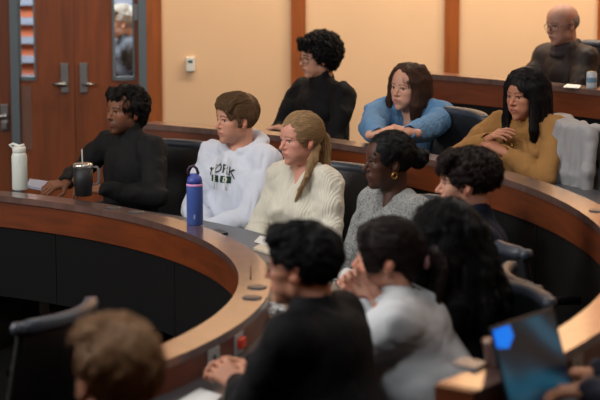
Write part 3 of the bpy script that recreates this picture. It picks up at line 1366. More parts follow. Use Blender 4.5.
def h_perm(F):
    F.ell((-.022, 0, .044), (.112, .092, .088), k=.01)
    cut_face(F, x=.116, z=-.040, rx=.078, ry=.066, rz=.082)
    for s in (-1, 1):
        F.ell((.008, s * .094, -.024), (.036, .034, .042), k=.006, op='s')
        F.ell((.055, s * .09, -.03), (.05, .03, .05), k=.006, op='s')
    F.half((0, 0, -.070), (.35, 0, -1), k=.01)
    locks_on(F, 420, 11, r=(.007, .013), rad=(.113, .093, .090), c=(-.022, 0, .044), zmin=-.30, L=.022, down=.3)
    for i in range(14):
        y = -.062 + .124 * i / 13
        F.chain([(.055, y, .112), (.090 - 3 * y * y, y, .088), (.100 - 5 * y * y, y + .006 * (i % 3 - 1), .040 + .010 * (i % 3))], [.015, .013, .006], k=.006)
    return [(26, .003)]


def h_long(F, L=.19, vol=.0, wave=0, part=.0, front=.052, seed=3):
    F.ell((-.018, 0, .040), (.102 + vol, .084 + vol, .090 + vol), k=.01)
    cut_face(F, x=.112, z=-.040, rx=.070, ry=.060, rz=.104)
    rr = np.random.default_rng(seed)
    n = 54
    for i in range(n):
        # ring of locks falling from the crown: angle from front (0) to back (pi)
        a = (-1 + 2 * i / (n - 1)) * PI
        if abs(a) < .95: continue
        rx, ry = .092 + vol, .082 + vol
        x, y = -.018 + rx * math.cos(a), ry * math.sin(a)
        ll = L * rr.uniform(.88, 1.05)
        w1 = rr.uniform(-.006, .006) + wave * math.sin(i * 1.3)
        ex = x * 1.0 + (-.01 if abs(a) > 1.6 else .012)
        F.chain([(x * .7 - .004, y * .7, .105), (x, y, .055), (x * 1.06, y * 1.08, -.01), (ex + w1, y * 1.12 + w1, -.01 - ll * .5), (ex - w1 * 1.5, y * 1.02 - w1, -.01 - ll)],
                [.012, .014, .0145, .0145, .006], k=.007)
    for s in (-1, 1):      # front curtains from a centre parting
        for j in range(5):
            o_ = .006 * j
            F.chain([(.030 - o_, s * .004 + part, .124), (.062 - o_, s * (.040 + o_ * .3), .098), (.054 - o_, s * (.070 + o_ * .5), .045),
                     (front - o_, s * (.076 + o_ * .3), -.015), (front - o_ + .008, s * .078, -.03 - L * .45), (front - o_ - .005, s * .072, -.02 - L * .95)],
                    [.007, .009, .010, .010, .008, .003], k=.008)
    return [(18, .0012, dict(aniso=(1, 1, .18), ridged=True)), (6, .002)]


def h_tight(F, g=.006, cut=0):
    F.ell((-.016, 0, .040), (.100 + g, .081 + g, .088 + g), k=.01)
    cut_face(F, x=.112, z=-.040, rx=.078 + cut, ry=.074, rz=.104 + cut)
    for s in (-1, 1):
        F.ell((.004, s * .09, -.024), (.030, .03, .036), k=.006, op='s')
        F.ell((.05, s * .09, -.04), (.05, .03, .06), k=.006, op='s')
    F.half((-.03, 0, -.050), (.5, 0, -1), k=.01)


def h_pony(F):
    h_tight(F, .006, .006)
    for i in range(9):
        y = -.03 + .06 * i / 8
        F.chain([(-.095, y * .6, .035), (-.128, y * .7, .0), (-.132, y * .8, -.07), (-.122, y, -.15), (-.10, y * 1.2, -.23)],
                [.016, .017, .016, .014, .006], k=.008)
    # lock lying over the far shoulder and the chest
    for i in range(5):
        o_ = .010 * i
        F.chain([(-.06, .055, -.03), (-.035 + o_, .082, -.085), (.012 + o_, .090 + o_, -.150), (.045 + o_ * .8, .070 + o_, -.215), (.050 + o_, .045 + o_, -.270)],
                [.010, .010, .009, .008, .004], k=.006)
    return [(22, .0012, dict(aniso=(.4, 1, .5), ridged=True))]


def h_bun(F):
    h_tight(F, .006, .010)
    F.ell((-.128, 0, .012), (.044, .050, .046), k=.012)
    F.chain([(-.16, .02, .03), (-.165, -.01, .0), (-.15, -.03, -.02)], [.014, .016, .014], k=.006)
    return [(26, .0022)]


def h_updo(F):
    h_tight(F, .009)
    F.ell((-.08, 0, .02), (.055, .07, .065), k=.02)
    F.ell((-.078, 0, -.035), (.040, .055, .045), k=.02)
    for i in range(6):
        o_ = .007 * i
        for s in (-1, 1):
            F.chain([(.046 - o_, s * .015, .116), (.084 - o_, s * .040, .088), (.088 - o_, s * .058, .046), (.076 - o_, s * .070, .002), (.058 - o_ * 1.2, s * .077, -.060 + o_)],
                    [.008, .009, .008, .006, .003], k=.005)
    rr = np.random.default_rng(5)
    for i in range(16):
        a = 2 * PI * i / 16
        u, w = .022 * math.cos(a), .022 * math.sin(a)
        F.chain([(-.125, u * .6, w * .6), (-.160, u * 1.6, w + .004), (-.185, u * 2.0, -.035 + w), (-.180 + rr.uniform(-.01, .01), u * 2.2, -.10 + w), (-.165, u * 1.8, -.15 + rr.uniform(-.02, .02))],
                [.010, .011, .011, .009, .003], k=.006)
    return [(20, .0015, dict(aniso=(.5, 1, .5), ridged=True))]


def h_bigwave(F):
    F.ell((-.022, 0, .045), (.116, .104, .104), k=.01)
    cut_face(F, x=.125, z=-.040, rx=.070, ry=.060, rz=.100)
    rr = np.random.default_rng(21)
    for i in range(80):
        a = rr.uniform(1.0, PI) * rr.choice([-1, 1])
        rx, ry = .10 + rr.uniform(-.02, .02), .092 + rr.uniform(-.02, .02)
        x, y = -.02 + rx * math.cos(a), ry * math.sin(a)
        L = rr.uniform(.22, .36)
        pts = [(x * .8, y * .8, .09)]
        ph = rr.uniform(0, 6)
        for j in range(7):
            t = j / 6
            pts.append((x * (1 + .45 * t) - .03 * t + .013 * math.sin(ph + 7 * t), y * (1 + .5 * t) + .013 * math.cos(ph + 7 * t), .05 - L * t))
        F.chain(pts, [.012, .017, .018, .019, .019, .018, .015, .008], k=.008)
    return [(15, .003)]


def h_old(F):
    F.ell((-.018, 0, .020), (.097, .0795, .072), k=.006)
    F.ell((.02, 0, .105), (.10, .075, .060), k=.004, op='s')
    cut_face(F, x=.085, z=.0, rx=.085, ry=.1, rz=.14)
    for s in (-1, 1):
        F.ell((-.0, s * .09, -.012), (.026, .03, .034), k=.004, op='s')
    F.half((0, 0, -.045), (.2, 0, -1), k=.004)
    return [(60, .001)]


def h_short(F):
    hair_short(F, .009, True, -.055, 9)
    locks_on(F, 200, 9, r=(.006, .011), rad=(.103, .085, .088), c=(-.018, 0, .038), zmin=.1, L=.03)
    return [(24, .003)]


def h_crop(F):
    hair_short(F, .007, True, -.058, 12)
    locks_on(F, 140, 12, r=(.006, .010), rad=(.099, .082, .088), c=(-.018, 0, .038), zmin=0, L=.03)
    return [(22, .003)]


DARK = dict(m=dict(rough=.8, spec=.25, bump=('noise', 70, .3)))


def fl_down(hp, s, ph):
    if hp.z > .085:
        sg = 1 if hp.y > 0 else -1
        return Vector((-.15, sg * 1.0, -.25))
    return Vector((-.12, 0, -1))


def fl_fwd(hp, s, ph):
    if hp.z > .06 and hp.x > -.06:
        return Vector((1, .35, -.15))
    if hp.x > .05:
        return Vector((.2, .35, -1))
    return Vector((-.15, 0, -1))


def fl_tie(tx, tz):
    def f(hp, s, ph):
        if hp.x < tx + .01 or hp.z < -.06: return Vector((-.05, 0, -1))
        return Vector((tx - hp.x, -hp.y, tz - hp.z)).normalized()
    return f


def fl_curl(k=1.0):
    def f(hp, s, ph):
        a = ph + s * 1.5
        return Vector((math.cos(a), math.sin(a) * math.cos(ph), math.sin(a * .8) - .25 * k))
    return f


def fl_wave(hp, s, ph):
    d = fl_down(hp, s, ph)
    return d + Vector((math.sin(ph + s * 1.3), math.cos(ph * 2 + s * 1.3), 0)) * .55


HAIR_FLOW.update({
    'h_short': dict(flow=fl_fwd, n=1500, step=.008, jit=.3, lift=(.0005, .004)),
    'h_crop': dict(flow=fl_fwd, n=1700, step=.007, jit=.25, lift=(.0005, .003)),
    'h_sweep': dict(flow=fl_fwd, n=1800, step=.009, jit=.18, lift=(.0005, .003)),
    'h_wavy': dict(flow=fl_wave, n=1700, step=.009, jit=.35, lift=(.0005, .006), rad=.0013),
    'h_curly': dict(flow=fl_curl(.3), n=3000, step=.006, jit=.3, lift=(.001, .009), rad=.0014, free=2),
    'h_perm': dict(flow=fl_curl(1.4), n=2200, step=.007, jit=.35, lift=(.001, .006), rad=.0014, free=2),
    'h_long': dict(flow=fl_down, n=2200, steps=8, step=.013, jit=.10, lift=(.0005, .0035)),
    'h_pony': dict(flow=fl_tie(-.11, .02), n=2200, steps=7, step=.011, jit=.08, lift=(.0003, .002), free=0),
    'h_bun': dict(flow=fl_tie(-.11, .015), n=1300, steps=5, step=.009, jit=.05, lift=(.0002, .0008), rad=.0009, free=0),
    'h_updo': dict(flow=fl_tie(-.12, .0), n=1800, steps=6, step=.011, jit=.12, lift=(.0003, .003)),
    'h_bigwave': dict(flow=fl_wave, n=3200, steps=8, step=.013, jit=.25, lift=(.001, .008), rad=.0014),
    'h_old': dict(flow=fl_down, n=500, steps=4, step=.004, jit=.2, lift=(.0003, .001), rad=.0008),
})
BR = (0, 0, 1)

DARKROLL = []


def chair_top(pa, pb, z, floor, label, flip=1):
    """chair whose top roll runs between two pixels at height z"""
    a, b = W(pa[0], pa[1], z), W(pb[0], pb[1], z)
    c = (a + b) / 2
    d = (b - a).normalized()
    n = Vector((-d.y, d.x, 0)) * flip
    n = n.normalized()
    c = c + n * .29
    return chair(c.x, c.y, math.atan2(n.y, n.x), floor, label)


# ------------------------------------------------------------------ 1 man in the black jacket, left
def jacket_bits(col, zipcol=(60, 60, 62)):
    def parts(root, T, Hc, Rh, hs, d):
        b = MB()
        # zip line down the front of the chest
        pts = [T(.150 - .00 * i, 0, .44 - .05 * i) for i in range(7)]
        b.tube([Vector(p) for p in pts], .0035, 6)
        b.build('zip', mat('zip', zipcol, .3, metal=.6), root)
    return dict(parts=parts)


hd = at_radius(125, 112, R1 + .72)
P = build_person('person', hd, 42, 47, 0, 'person in a black zip jacket with wavy black hair, seated by the black tumbler',
                 skin=(128, 82, 58), lip=(112, 64, 54), brow=(20, 14, 12), lean=.02, hair=h_wavy, haircol=(20, 17, 16),
                 topname='jacket', topcol=(20, 20, 21), topmat=DARK, neckh=.050, stub=((48, 32, 26), .55),
                 hands={-1: dict(back=(0, -.5, 1), curl=(.5, .7, .5), dir=(-.8, -.55, -.1)), 1: dict(back=(0, -.5, 1))},
                 arms={-1: dict(wrist=W(66, 183, .79), pole=(-.2, -1, -.6)), 1: dict(wrist=W(104, 190, .80), pole=(-.2, 1, -.7))},
                 extras=jacket_bits(0), shoe='whiteshoe', hpitch=-2, hs=1.0, shoul=.98, hunch=.02)
root, loc, rz, Rb = P
chair(loc[0] + .10, loc[1] + .06, math.radians(-120), 0, 'black swivel chair under the person in the black zip jacket')

# ------------------------------------------------------------------ 2 hoodie
def hoodie_top(F, T, Hc, Rh, d):
    nb = d['nb']
    # folded hood round the neck and behind it
    for i in range(15):
        a = -2.55 + 5.1 * i / 14 + PI
        a2 = -2.55 + 5.1 * (i + 1) / 14 + PI
        if i == 14: break
        def q(a):
            back = max(0, -math.cos(a))
            return T(-.018 + .082 * math.cos(a) - .03 * back, .088 * math.sin(a), .505 + .020 * back - .035 * max(0, math.cos(a)))
        F.cap(q(a), q(a2), .026 + .014 * max(0, -math.cos(a)), .026 + .014 * max(0, -math.cos(a2)), k=.012)
    F.ell(T(-.125, 0, .44), (.055, .105, .085), k=.02)


def text_on(body, s, m, parent, name, centre, normal, up, size, arc=0):
    pass


def hoodie_parts(root, T, Hc, Rh, hs, d):
    # drawstrings
    b = MB()
    for s in (-1, 1):
        b.tube([Vector(T(.118, s * .035, .45)), Vector(T(.140, s * .034, .40)), Vector(T(.146, s * .036, .33)), Vector(T(.142, s * .035, .29))], .0035, 8)
    b.build('drawstring', M['whitep'], root, smooth=True)
    top = [c for c in root.children if c.name.startswith('hoodie')][0]
    dep = bpy.context.evaluated_depsgraph_get()
    dep.update()
    me = top.data
    from mathutils.bvhtree import BVHTree
    bv = BVHTree.FromPolygons([v.co.copy() for v in me.vertices], [tuple(p.vertices) for p in me.polygons])

    def decal(curve_body, name, m, size, cy, cz, shear=0, arcr=0, off=.0025, bold=.0):
        cu = bpy.data.curves.new('t', 'FONT')
        cu.body = curve_body
        cu.size = size
        cu.align_x = 'CENTER'
        cu.offset = bold
        cu.resolution_u = 3
        o = bpy.data.objects.new('t', cu)
        COL.objects.link(o)
        dep = bpy.context.evaluated_depsgraph_get()
        me2 = bpy.data.meshes.new_from_object(o.evaluated_get(dep))
        bpy.data.objects.remove(o)
        import bmesh
        bm = bmesh.new()
        bm.from_mesh(me2)
        bmesh.ops.triangulate(bm, faces=bm.faces)
        bmesh.ops.subdivide_edges(bm, edges=[e for e in bm.edges if e.calc_length() > .006], cuts=1, use_grid_fill=True)
        for v in bm.verts:
            x, y = v.co.x, v.co.y
            project(v, x, y, cy, cz, arcr, off)
        bm.to_mesh(me2)
        bm.free()
        me2.materials.clear()
        me2.materials.append(m)
        oo = bpy.data.objects.new(name, me2)
        COL.objects.link(oo)
        oo.parent = root

    def project(v, x, y, cy, cz, arcr, off):
        z = cz + y - (x * x / arcr if arcr else 0)
        yy = cy + x
        o_ = Vector(T(.5, yy, z))
        dr_ = Vector(d['Rt'] @ v3(-1, 0, 0))
        h = bv.ray_cast(o_, dr_)
        p = h[0] if h[0] is not None else Vector(T(.14, yy, z))
        v.co = p - dr_ * off
    green = mat('print green', (26, 58, 42), .8)
    dark = mat('print dark', (44, 46, 44), .8)
    decal('YORK', 'chest_lettering', dark, .062, -.012, .372, arcr=.24, bold=.0008)
    # dark green bar with pale letters below
    for (a0, a1) in ((-.068, -.018), (-.008, .052)):
        import bmesh
        bm = bmesh.new()
        bmesh.ops.create_grid(bm, x_segments=14, y_segments=8, size=.5)
        for v in bm.verts:
            project(v, a0 + (v.co.x + .5) * (a1 - a0), (v.co.y) * .034, 0, .340, 0, .0025)
        m2 = bpy.data.meshes.new('printed_bar')
        bm.to_mesh(m2)
        bm.free()
        m2.materials.append(green)
        o = bpy.data.objects.new('printed_bar', m2)
        COL.objects.link(o)
        o.parent = root
    pale = mat('print pale', (196, 204, 196), .8)
    decal('E', 'bar_lettering', pale, .034, -.043, .328, off=.0045, bold=.001)
    decal('D', 'bar_lettering', pale, .034, .022, .328, off=.0045, bold=.001)


hd = at_radius(235, 120, R1 + .82)
P = build_person('person', hd, 38, 57, 0, 'person in a white hooded sweatshirt with chest lettering, behind the blue bottle',
                 skin=(206, 150, 124), lip=(176, 104, 94), brow=(84, 62, 44), lean=-.02, hair=h_sweep, haircol=(104, 78, 54), hh=.0038,
                 topname='hoodie', topcol=(206, 212, 224), topmat=dict(g=.024, m=dict(rough=.9, bump=('noise', 160, .2)), h=.0065), neckh=0,
                 hands={-1: dict(back=(.5, -.4, 1), dir=(.6, .0, -.6)), 1: dict(back=(.2, -.6, 1), dir=(-.2, .9, -.3))},
                 arms={-1: dict(wrist=(.27, .02, .64), pole=(-.3, -1, -.4)), 1: dict(wrist=(.28, .0, .64), pole=(-.3, 1, -.4))},
                 extras=dict(top=hoodie_top, parts=hoodie_parts), shoul=1.02, hs=1.0, bulk=.0, stub=((140, 100, 80), .25))
chair_for(P, 'black swivel chair under the person in the white hooded sweatshirt', -.05)

# ------------------------------------------------------------------ 3 blond woman
hd = at_radius(300, 140, R1 + .78)
P = build_person('person', hd, 46, 58, 0, 'person in a cream ribbed sweater with a blonde ponytail, seated right of the white hoodie',
                 sex='f', skin=(212, 152, 132), lip=(186, 104, 100), brow=(130, 98, 70), lean=.02, hair=h_pony, haircol=(156, 126, 90), hh=.0038,
                 topname='sweater', topcol=(214, 210, 194), topmat=dict(g=.021, m=dict(rough=.95, bump=('wave', 30, .8, .002)), h=.007), neckh=0, vneck=.36,
                 arms={-1: dict(wrist=(.24, -.05, .63), pole=(-.5, -1, -.5)), 1: dict(wrist=(.25, .05, .63), pole=(-.5, 1, -.5))},
                 shoul=1.04, hpitch=2, iris=(70, 90, 110), full=.003)
chair_for(P, 'black swivel chair under the person in the cream ribbed sweater')

# ------------------------------------------------------------------ 4 woman in grey tweed
def hoops(root, T, Hc, Rh, hs, d):
    for s in (-1, 1):
        c = v3(.0, s * .086, -.044)
        b = MB()
        pts = [Vector(Rh @ ((c + v3(.011 * math.cos(t), 0, .013 * math.sin(t))) * hs) + Hc) for t in [2 * PI * i / 16 for i in range(17)]]
        b.tube(pts, .0018, 6, cap=False)
        b.build('earring', M['gold'], root, smooth=True)


hd = W(388, 162, 1.155)
P = build_person('person', hd, 58, 74, 0, 'person in a grey tweed cardigan with black hair bun and gold hoop earring',
                 sex='f', skin=(78, 48, 36), lip=(96, 52, 46), brow=(14, 10, 8), lean=.0, hair=h_bun, haircol=(13, 12, 13), hh=.004,
                 topname='cardigan', topcol=(132, 134, 132), topmat=dict(g=.018, m=dict(rough=.95, var=(160, .75), bump=('noise', 150, .8))), neckh=0, vneck=.36,
                 arms={-1: dict(wrist=(.24, -.05, .63), pole=(-.5, -1, -.5)), 1: dict(wrist=(.25, .05, .63), pole=(-.5, 1, -.5))},
                 extras=dict(parts=hoops), shoul=1.04, full=.003)
chair_for(P, 'black swivel chair under the person in grey tweed')

# ------------------------------------------------------------------ 5 young man, navy shirt
def collar(F, T, Hc, Rh, d):
    nb, nt, nr = d['nb'], d['nt'], d['nr']


hd = W(465, 184, 1.155)
P = build_person('person', hd, 86, 92, 0, 'person in a navy collared shirt with tousled dark brown hair, in profile',
                 skin=(206, 152, 128), lip=(184, 104, 98), brow=(40, 28, 24), lean=.05, hair=h_perm, haircol=(38, 28, 25), hh=.004,
                 topname='shirt', topcol=(19, 27, 46), topmat=DARK, neckh=.035,
                 arms={-1: dict(wrist=(.24, -.05, .63), pole=(-.5, -1, -.5)), 1: dict(wrist=(.25, .05, .63), pole=(-.5, 1, -.5))},
                 shoul=.98, jaw=.92, hs=1.02)
chair_top((490, 236), (513, 251), .95, 0, 'black swivel chair under the person in the navy shirt, grey top edge showing')

# ------------------------------------------------------------------ 6 long black hair
def scarf_blue(root, T, Hc, Rh, hs, d):
    F = Field(.01)
    nb = d['nb']
    for i in range(12):
        t0, t1 = 2 * PI * i / 12, 2 * PI * (i + 1) / 12
        F.cap(nb + v3(.080 * math.cos(t0), .080 * math.sin(t0), -.012), nb + v3(.080 * math.cos(t1), .080 * math.sin(t1), -.012), .020, k=.006)
    mesh_obj('collar', [F.mesh(.006)], mat('blue collar', (34, 62, 118), .8), root)


hd = W(440, 240, 1.11)
P = build_person('person', hd, 100, 118, 0, 'person with long wavy black hair and blue collar, seated behind the white jacket',
                 sex='f', skin=(196, 146, 122), lip=(160, 90, 84), brow=(24, 18, 16), lean=.12, hair=h_bigwave, haircol=(18, 16, 17), hh=.005,
                 topname='sweater', topcol=(11, 12, 15), topmat=DARK, neckh=.02,
                 arms={-1: dict(wrist=(.24, -.05, .63), pole=(-.5, -1, -.5)), 1: dict(wrist=(.25, .05, .63), pole=(-.5, 1, -.5))},
                 extras=dict(parts=scarf_blue), shoul=1.0)
chair_top((499, 264), (528, 292), .95, 0, 'black swivel chair with a grey top roll behind the person with long wavy black hair')

# ------------------------------------------------------------------ 7 white jacket, hands at the mouth
def white_bits(root, T, Hc, Rh, hs, d):
    F = Field(.006)
    c = v3(-.128, 0, -.003)
    for i in range(14):
        t0, t1 = 2 * PI * i / 14, 2 * PI * (i + 1) / 14
        F.cap(Rh @ ((c + v3(-.004, .024 * math.cos(t0), .024 * math.sin(t0))) * hs) + Hc, Rh @ ((c + v3(-.004, .024 * math.cos(t1), .024 * math.sin(t1))) * hs) + Hc,
              .011 + .002 * (i % 2), k=.004)
    mesh_obj('scrunchie', [F.mesh(.004)], mat('pink scrunchie', (206, 150, 152), .8), root)
    # maroon lining at the cuffs
    for s in (-1, 1):
        F = Field(.006)
        w_, e_ = d['wr'][s], d['el'][s]
        u = unit(w_ - e_)
        F.cap(w_ - u * .055, w_ - u * .018, .034, .030)
        mesh_obj('cuff', [F.mesh(.006)], mat('maroon cuff', (112, 36, 48), .8), root)


hd = W(386, 257, 1.09)
mouth = W(352, 285, 1.02)
P = build_person('person', hd, 98, 90, 0, 'person in a white jacket with both hands clasped before the mouth, pink hair tie',
                 sex='f', skin=(214, 158, 134), lip=(182, 104, 98), brow=(40, 28, 24), lean=.42, hair=h_updo, haircol=(40, 30, 27), hh=.004,
                 topname='jacket', topcol=(216, 218, 220), topmat=dict(g=.026, m=dict(rough=.85, bump=('noise', 60, .25)), h=.0075, wrinkle=.55), neckh=.015,
                 hands={-1: dict(dir=(-.62, .10, .55), back=(-.3, .75, .5), curl=(.6, .8, .5), thumb=.6, thumb_side=-1), 1: dict(dir=(-.62, .30, .60), back=(-.5, -.6, .55), curl=(.7, .9, .6), thumb=.6, thumb_side=1)},
                 arms={-1: dict(wrist=W(374, 294, .975), pole=(.2, -.5, -1)), 1: dict(wrist=W(367, 298, .965), pole=(.2, .5, -1))},
                 extras=dict(parts=white_bits), shoul=1.22, bulk=.03)
root, loc, rz, Rb = P
chair(loc[0], loc[1] + .02, math.radians(-90 - 58), 0, 'black swivel chair under the person in the white jacket')

# ------------------------------------------------------------------ 8 suit
def suit_bits(root, T, Hc, Rh, hs, d):
    glasses(root, Hc, Rh, hs, r=.0018)
    for s in (-1, 1):
        F = Field(.006)
        w_, e_ = d['wr'][s], d['el'][s]
        u = unit(w_ - e_)
        F.cap(w_ - u * .035, w_ - u * .006, .033, .032)
        F.cap(w_ - u * .002, w_ + u * .03, .024, .026, k=.002, op='s')
        mesh_obj('shirt_cuff', [F.mesh(.005)], mat('white cuff', (214, 214, 214), .8), root)


hd = W(301, 268, 1.175)
P = build_person('person', hd, 114, 108, 0, 'person in a black suit jacket and glasses with hands together on the desk',
                 skin=(206, 146, 118), lip=(180, 104, 94), brow=(22, 18, 16), lean=.24, hair=h_short, haircol=(18, 17, 19), hh=.004,
                 hunch=.02, topname='suit_jacket', topcol=(13, 14, 18), topmat=dict(g=.026, m=dict(rough=.8, spec=.2), h=.008, cuff=.016, wrinkle=.5), neckh=.022,
                 hands={-1: dict(dir=(-.95, .05, .22), back=(0, .25, 1), curl=(.5, .6, .4), thumb=.3), 1: dict(dir=(-.55, .55, .35), back=(-.4, -.5, .8), curl=(.5, .6, .5), thumb=.5)},
                 arms={-1: dict(wrist=W(252, 366, .765), pole=(-.3, -1, -.6)), 1: dict(wrist=W(238, 385, .775), pole=(-.3, .9, -.7))},
                 extras=dict(parts=suit_bits), shoul=1.18, bulk=.025, hs=1.03)
root, loc, rz, Rb = P
cs = chair(loc[0], loc[1], rz, 0, 'black swivel chair under the person in the black suit jacket')
cs.scale = (.95, .95, .78)
DARKROLL.append(cs)

# ------------------------------------------------------------------ 9 nearest head
hd = W(116, 380, 1.17)
P = build_person('person', hd, 139, 145, 0, 'nearest person, back of a light brown haired head at the bottom left',
                 skin=(206, 150, 122), lip=(176, 104, 94), brow=(84, 62, 44), lean=.12, hair=h_crop, haircol=(150, 112, 78), hh=.0042,
                 topname='shirt', topcol=(38, 40, 48), topmat=DARK, neckh=.02,
                 arms={-1: dict(wrist=(.32, -.06, .78), pole=(-.2, -1, -.7)), 1: dict(wrist=(.32, .06, .78), pole=(-.2, 1, -.8))}, hs=1.12)
chair_for(P, 'black swivel chair under the nearest light brown haired person')

# ------------------------------------------------------------------ 10 curly, black sweater
hd = at_radius(317, 58, R2 + .85)
P = build_person('person', hd, 50, 66, Z2, 'person in a black high necked sweater with curly black hair and thin glasses',
                 skin=(196, 146, 122), lip=(160, 96, 88), brow=(28, 20, 18), lean=.02, hair=h_curly, haircol=(16, 13, 14), hh=.0042, hs=.97,
                 topname='sweater', topcol=(9, 9, 11), topmat=DARK, neckh=.050,
                 arms={-1: dict(wrist=(.26, .0, .72), pole=(-.2, -1, -.7)), 1: dict(wrist=(.26, .04, .74), pole=(-.2, 1, -.8))},
                 extras=dict(parts=lambda root, T, Hc, Rh, hs, d: glasses(root, Hc, Rh, hs, col=(120, 112, 106), metal=True, rnd=True, r=.0018)), shoul=1.12, hpitch=4)
root, loc, rz, Rb = P
cs = chair(loc[0] - .05, loc[1] + .02, math.radians(-94), Z2, 'black swivel chair under the person in the black high necked sweater')
cs.scale = (.9, .9, .85)
DARKROLL.append(cs)

# ------------------------------------------------------------------ 11 blue cardigan
hd = at_radius(408, 88, R2 + .50)
P = build_person('person', hd, 26, 42, Z2, 'person in a pale blue knitted cardigan with straight brown hair, leaning on clasped hands',
                 sex='f', skin=(206, 154, 130), lip=(178, 106, 96), brow=(70, 48, 36), lean=.24, hair_style='h_long', hair=lambda F: h_long(F, .135, .003, wave=.004, front=.030), haircol=(74, 50, 38), hh=.0038,
                 topname='cardigan', topcol=(92, 136, 178), topmat=dict(g=.022, m=dict(rough=.95, bump=('wave', 30, .8, .002)), h=.0065), neckh=0, vneck=.30,
                 hands={-1: dict(dir=(.85, -.35, .15), back=(-.3, -.5, .8), curl=(.6, .8, .6), thumb=.6), 1: dict(dir=(-.85, -.25, .15), back=(.3, -.5, .8), curl=(.6, .8, .6), thumb=.6)},
                 arms={-1: dict(wrist=W(378, 134, 1.09), pole=(-.2, -1, -.4)), 1: dict(wrist=W(409, 132, 1.09), pole=(-.3, .5, -1))},
                 shoul=1.22, hunch=.045, hroll=-4, full=.003)
BL = P
CHB = P

# ------------------------------------------------------------------ 12 tan sweater
def necklace(root, T, Hc, Rh, hs, d):
    b = MB()
    c = Vector(T(.128, -.01, .375))
    b.lathe([(0, -.006), (.006, 0), (0, .006)], c=tuple(c), n=10)
    b.build('pendant', M['gold'], root)


hd = at_radius(525, 96, R2 + .52)
P = build_person('person', hd, 44, 47, Z2, 'person in a mustard brown sweater with long black hair and crossed arms',
                 sex='f', skin=(178, 122, 94), lip=(160, 84, 80), brow=(26, 18, 16), lean=.20, hair_style='h_long', hair=lambda F: h_long(F, .27, .010, wave=.014, front=.036, seed=8), haircol=(19, 15, 18), hh=.004,
                 topname='sweater', topcol=(150, 108, 58), topmat=dict(g=.020, m=dict(rough=.95, bump=('knit', 140, .5)), h=.007), neckh=.012,
                 hands={-1: dict(back=(-.1, -.5, .9), curl=(.3, .4, .3)), 1: dict(back=(0, -.5, 1))},
                 arms={-1: dict(wrist=W(487, 140, 1.075), pole=(-.2, -1, -.5)), 1: dict(wrist=W(503, 152, 1.03), pole=(-.1, 1, -.5))},
                 extras=dict(parts=necklace), shoul=1.20, bulk=.01, hunch=.03, full=.005, hpitch=3)
TAN = P
ctan = chair_top((558, 121), (594, 134), 1.15, Z2, 'black swivel chair with a grey jacket over its back, right of the mustard sweater')

# ------------------------------------------------------------------ 13 older man
def old_bits(root, T, Hc, Rh, hs, d):
    glasses(root, Hc, Rh, hs, col=(70, 66, 64), metal=True)
    F = Field(.01)
    nb, nt = d['nb'], d['nt']
    for j, (f_, r_) in enumerate(((.15, .080), (.40, .072))):
        c = nb * (1 - f_) + nt * f_ + v3(.008, 0, 0)
        for i in range(14):
            t0, t1 = 2 * PI * i / 14, 2 * PI * (i + 1) / 14
            F.cap(c + v3(r_ * math.cos(t0), r_ * .95 * math.sin(t0), -.02 * math.cos(t0)), c + v3(r_ * math.cos(t1), r_ * .95 * math.sin(t1), -.02 * math.cos(t1)), .019, k=.006)
    mesh_obj('scarf', [F.mesh(.006)], mat('dark scarf', (44, 36, 40), .9), root)


hd = at_radius(562, 25, R3 + .62)
P = build_person('person', hd, 52, 56, Z3, 'bald older person in glasses and dark brown leather jacket behind the top desk',
                 skin=(164, 124, 108), lip=(132, 92, 84), brow=(90, 78, 72), lean=.16, hair=h_old, haircol=(120, 112, 106), hh=.0038,
                 hairmat=dict(rough=.8, var=(90, .3)), topname='leather_jacket', topcol=(34, 25, 23),
                 topmat=dict(g=.022, m=dict(rough=.6, spec=.3, var=(6, .25)), h=.008, wrinkle=.7), neckh=.012,
                 arms={-1: dict(wrist=(.30, .03, .73), pole=(-.2, -1, -.6)), 1: dict(wrist=(.28, .0, .74), pole=(-.2, 1, -.8))},
                 extras=dict(parts=old_bits), shoul=1.0, bulk=.006, hpitch=6, jaw=1.05, nose=1.1)
chair_for(P, 'black swivel chair under the older person in the brown leather jacket')

# ------------------------------------------------------------------ 14 laptop user, only the hands in the frame
def finger_ring(root, T, Hc, Rh, hs, d):
    dd = {-1: (-.95, .35, -.05), 1: (-.95, .2, -.05)}
    for s in (-1, 1):
        x = unit(d['Rb'].T @ unit(dd[s]))
        z = d['Rb'].T @ v3(0, -.1 if s > 0 else 0, 1)
        z = unit(z - x * (z @ x))
        y = np.cross(z, x) * (-s)
        sc = .9
        c = d['wr'][s] + (x * .103 + z * -.009 + y * -.0105) * sc
        b = MB()
        b.tube([Vector(c + (y * math.cos(t) + z * math.sin(t)) * .0100) for t in [2 * PI * k / 16 for k in range(17)]], .0022, 6, cap=False)
        b.build('ring', M['gold'], root, smooth=True)


hd = Vector((1.15, 4.72, 1.33))
P = build_person('person', hd, 120, 120, Z2, 'person at the blue laptop at the right edge, only ringed hands in view',
                 skin=(176, 118, 88), lip=(150, 84, 76), brow=(24, 18, 16), lean=.12, hair=h_short, haircol=(22, 18, 18), sex='f',
                 topname='sweater', topcol=(40, 40, 50), topmat=DARK, neckh=.02, hh=.006, faceh=.004,
                 hands={-1: dict(dir=(-.95, .35, -.05), back=(0, 0, 1), curl=(.45, .65, .45), thumb=.2), 1: dict(dir=(-.95, .2, -.05), back=(0, -.1, 1), curl=(.45, .65, .45), thumb=.2)},
                 arms={-1: dict(wrist=W(600, 374, .97), pole=(-.3, -1, -.6)), 1: dict(wrist=W(589, 392, .965), pole=(-.3, .8, -.7))},
                 extras=dict(parts=finger_ring), shoul=1.0)
chair_for(P, 'black swivel chair under the person at the blue laptop')
rg = P[0]

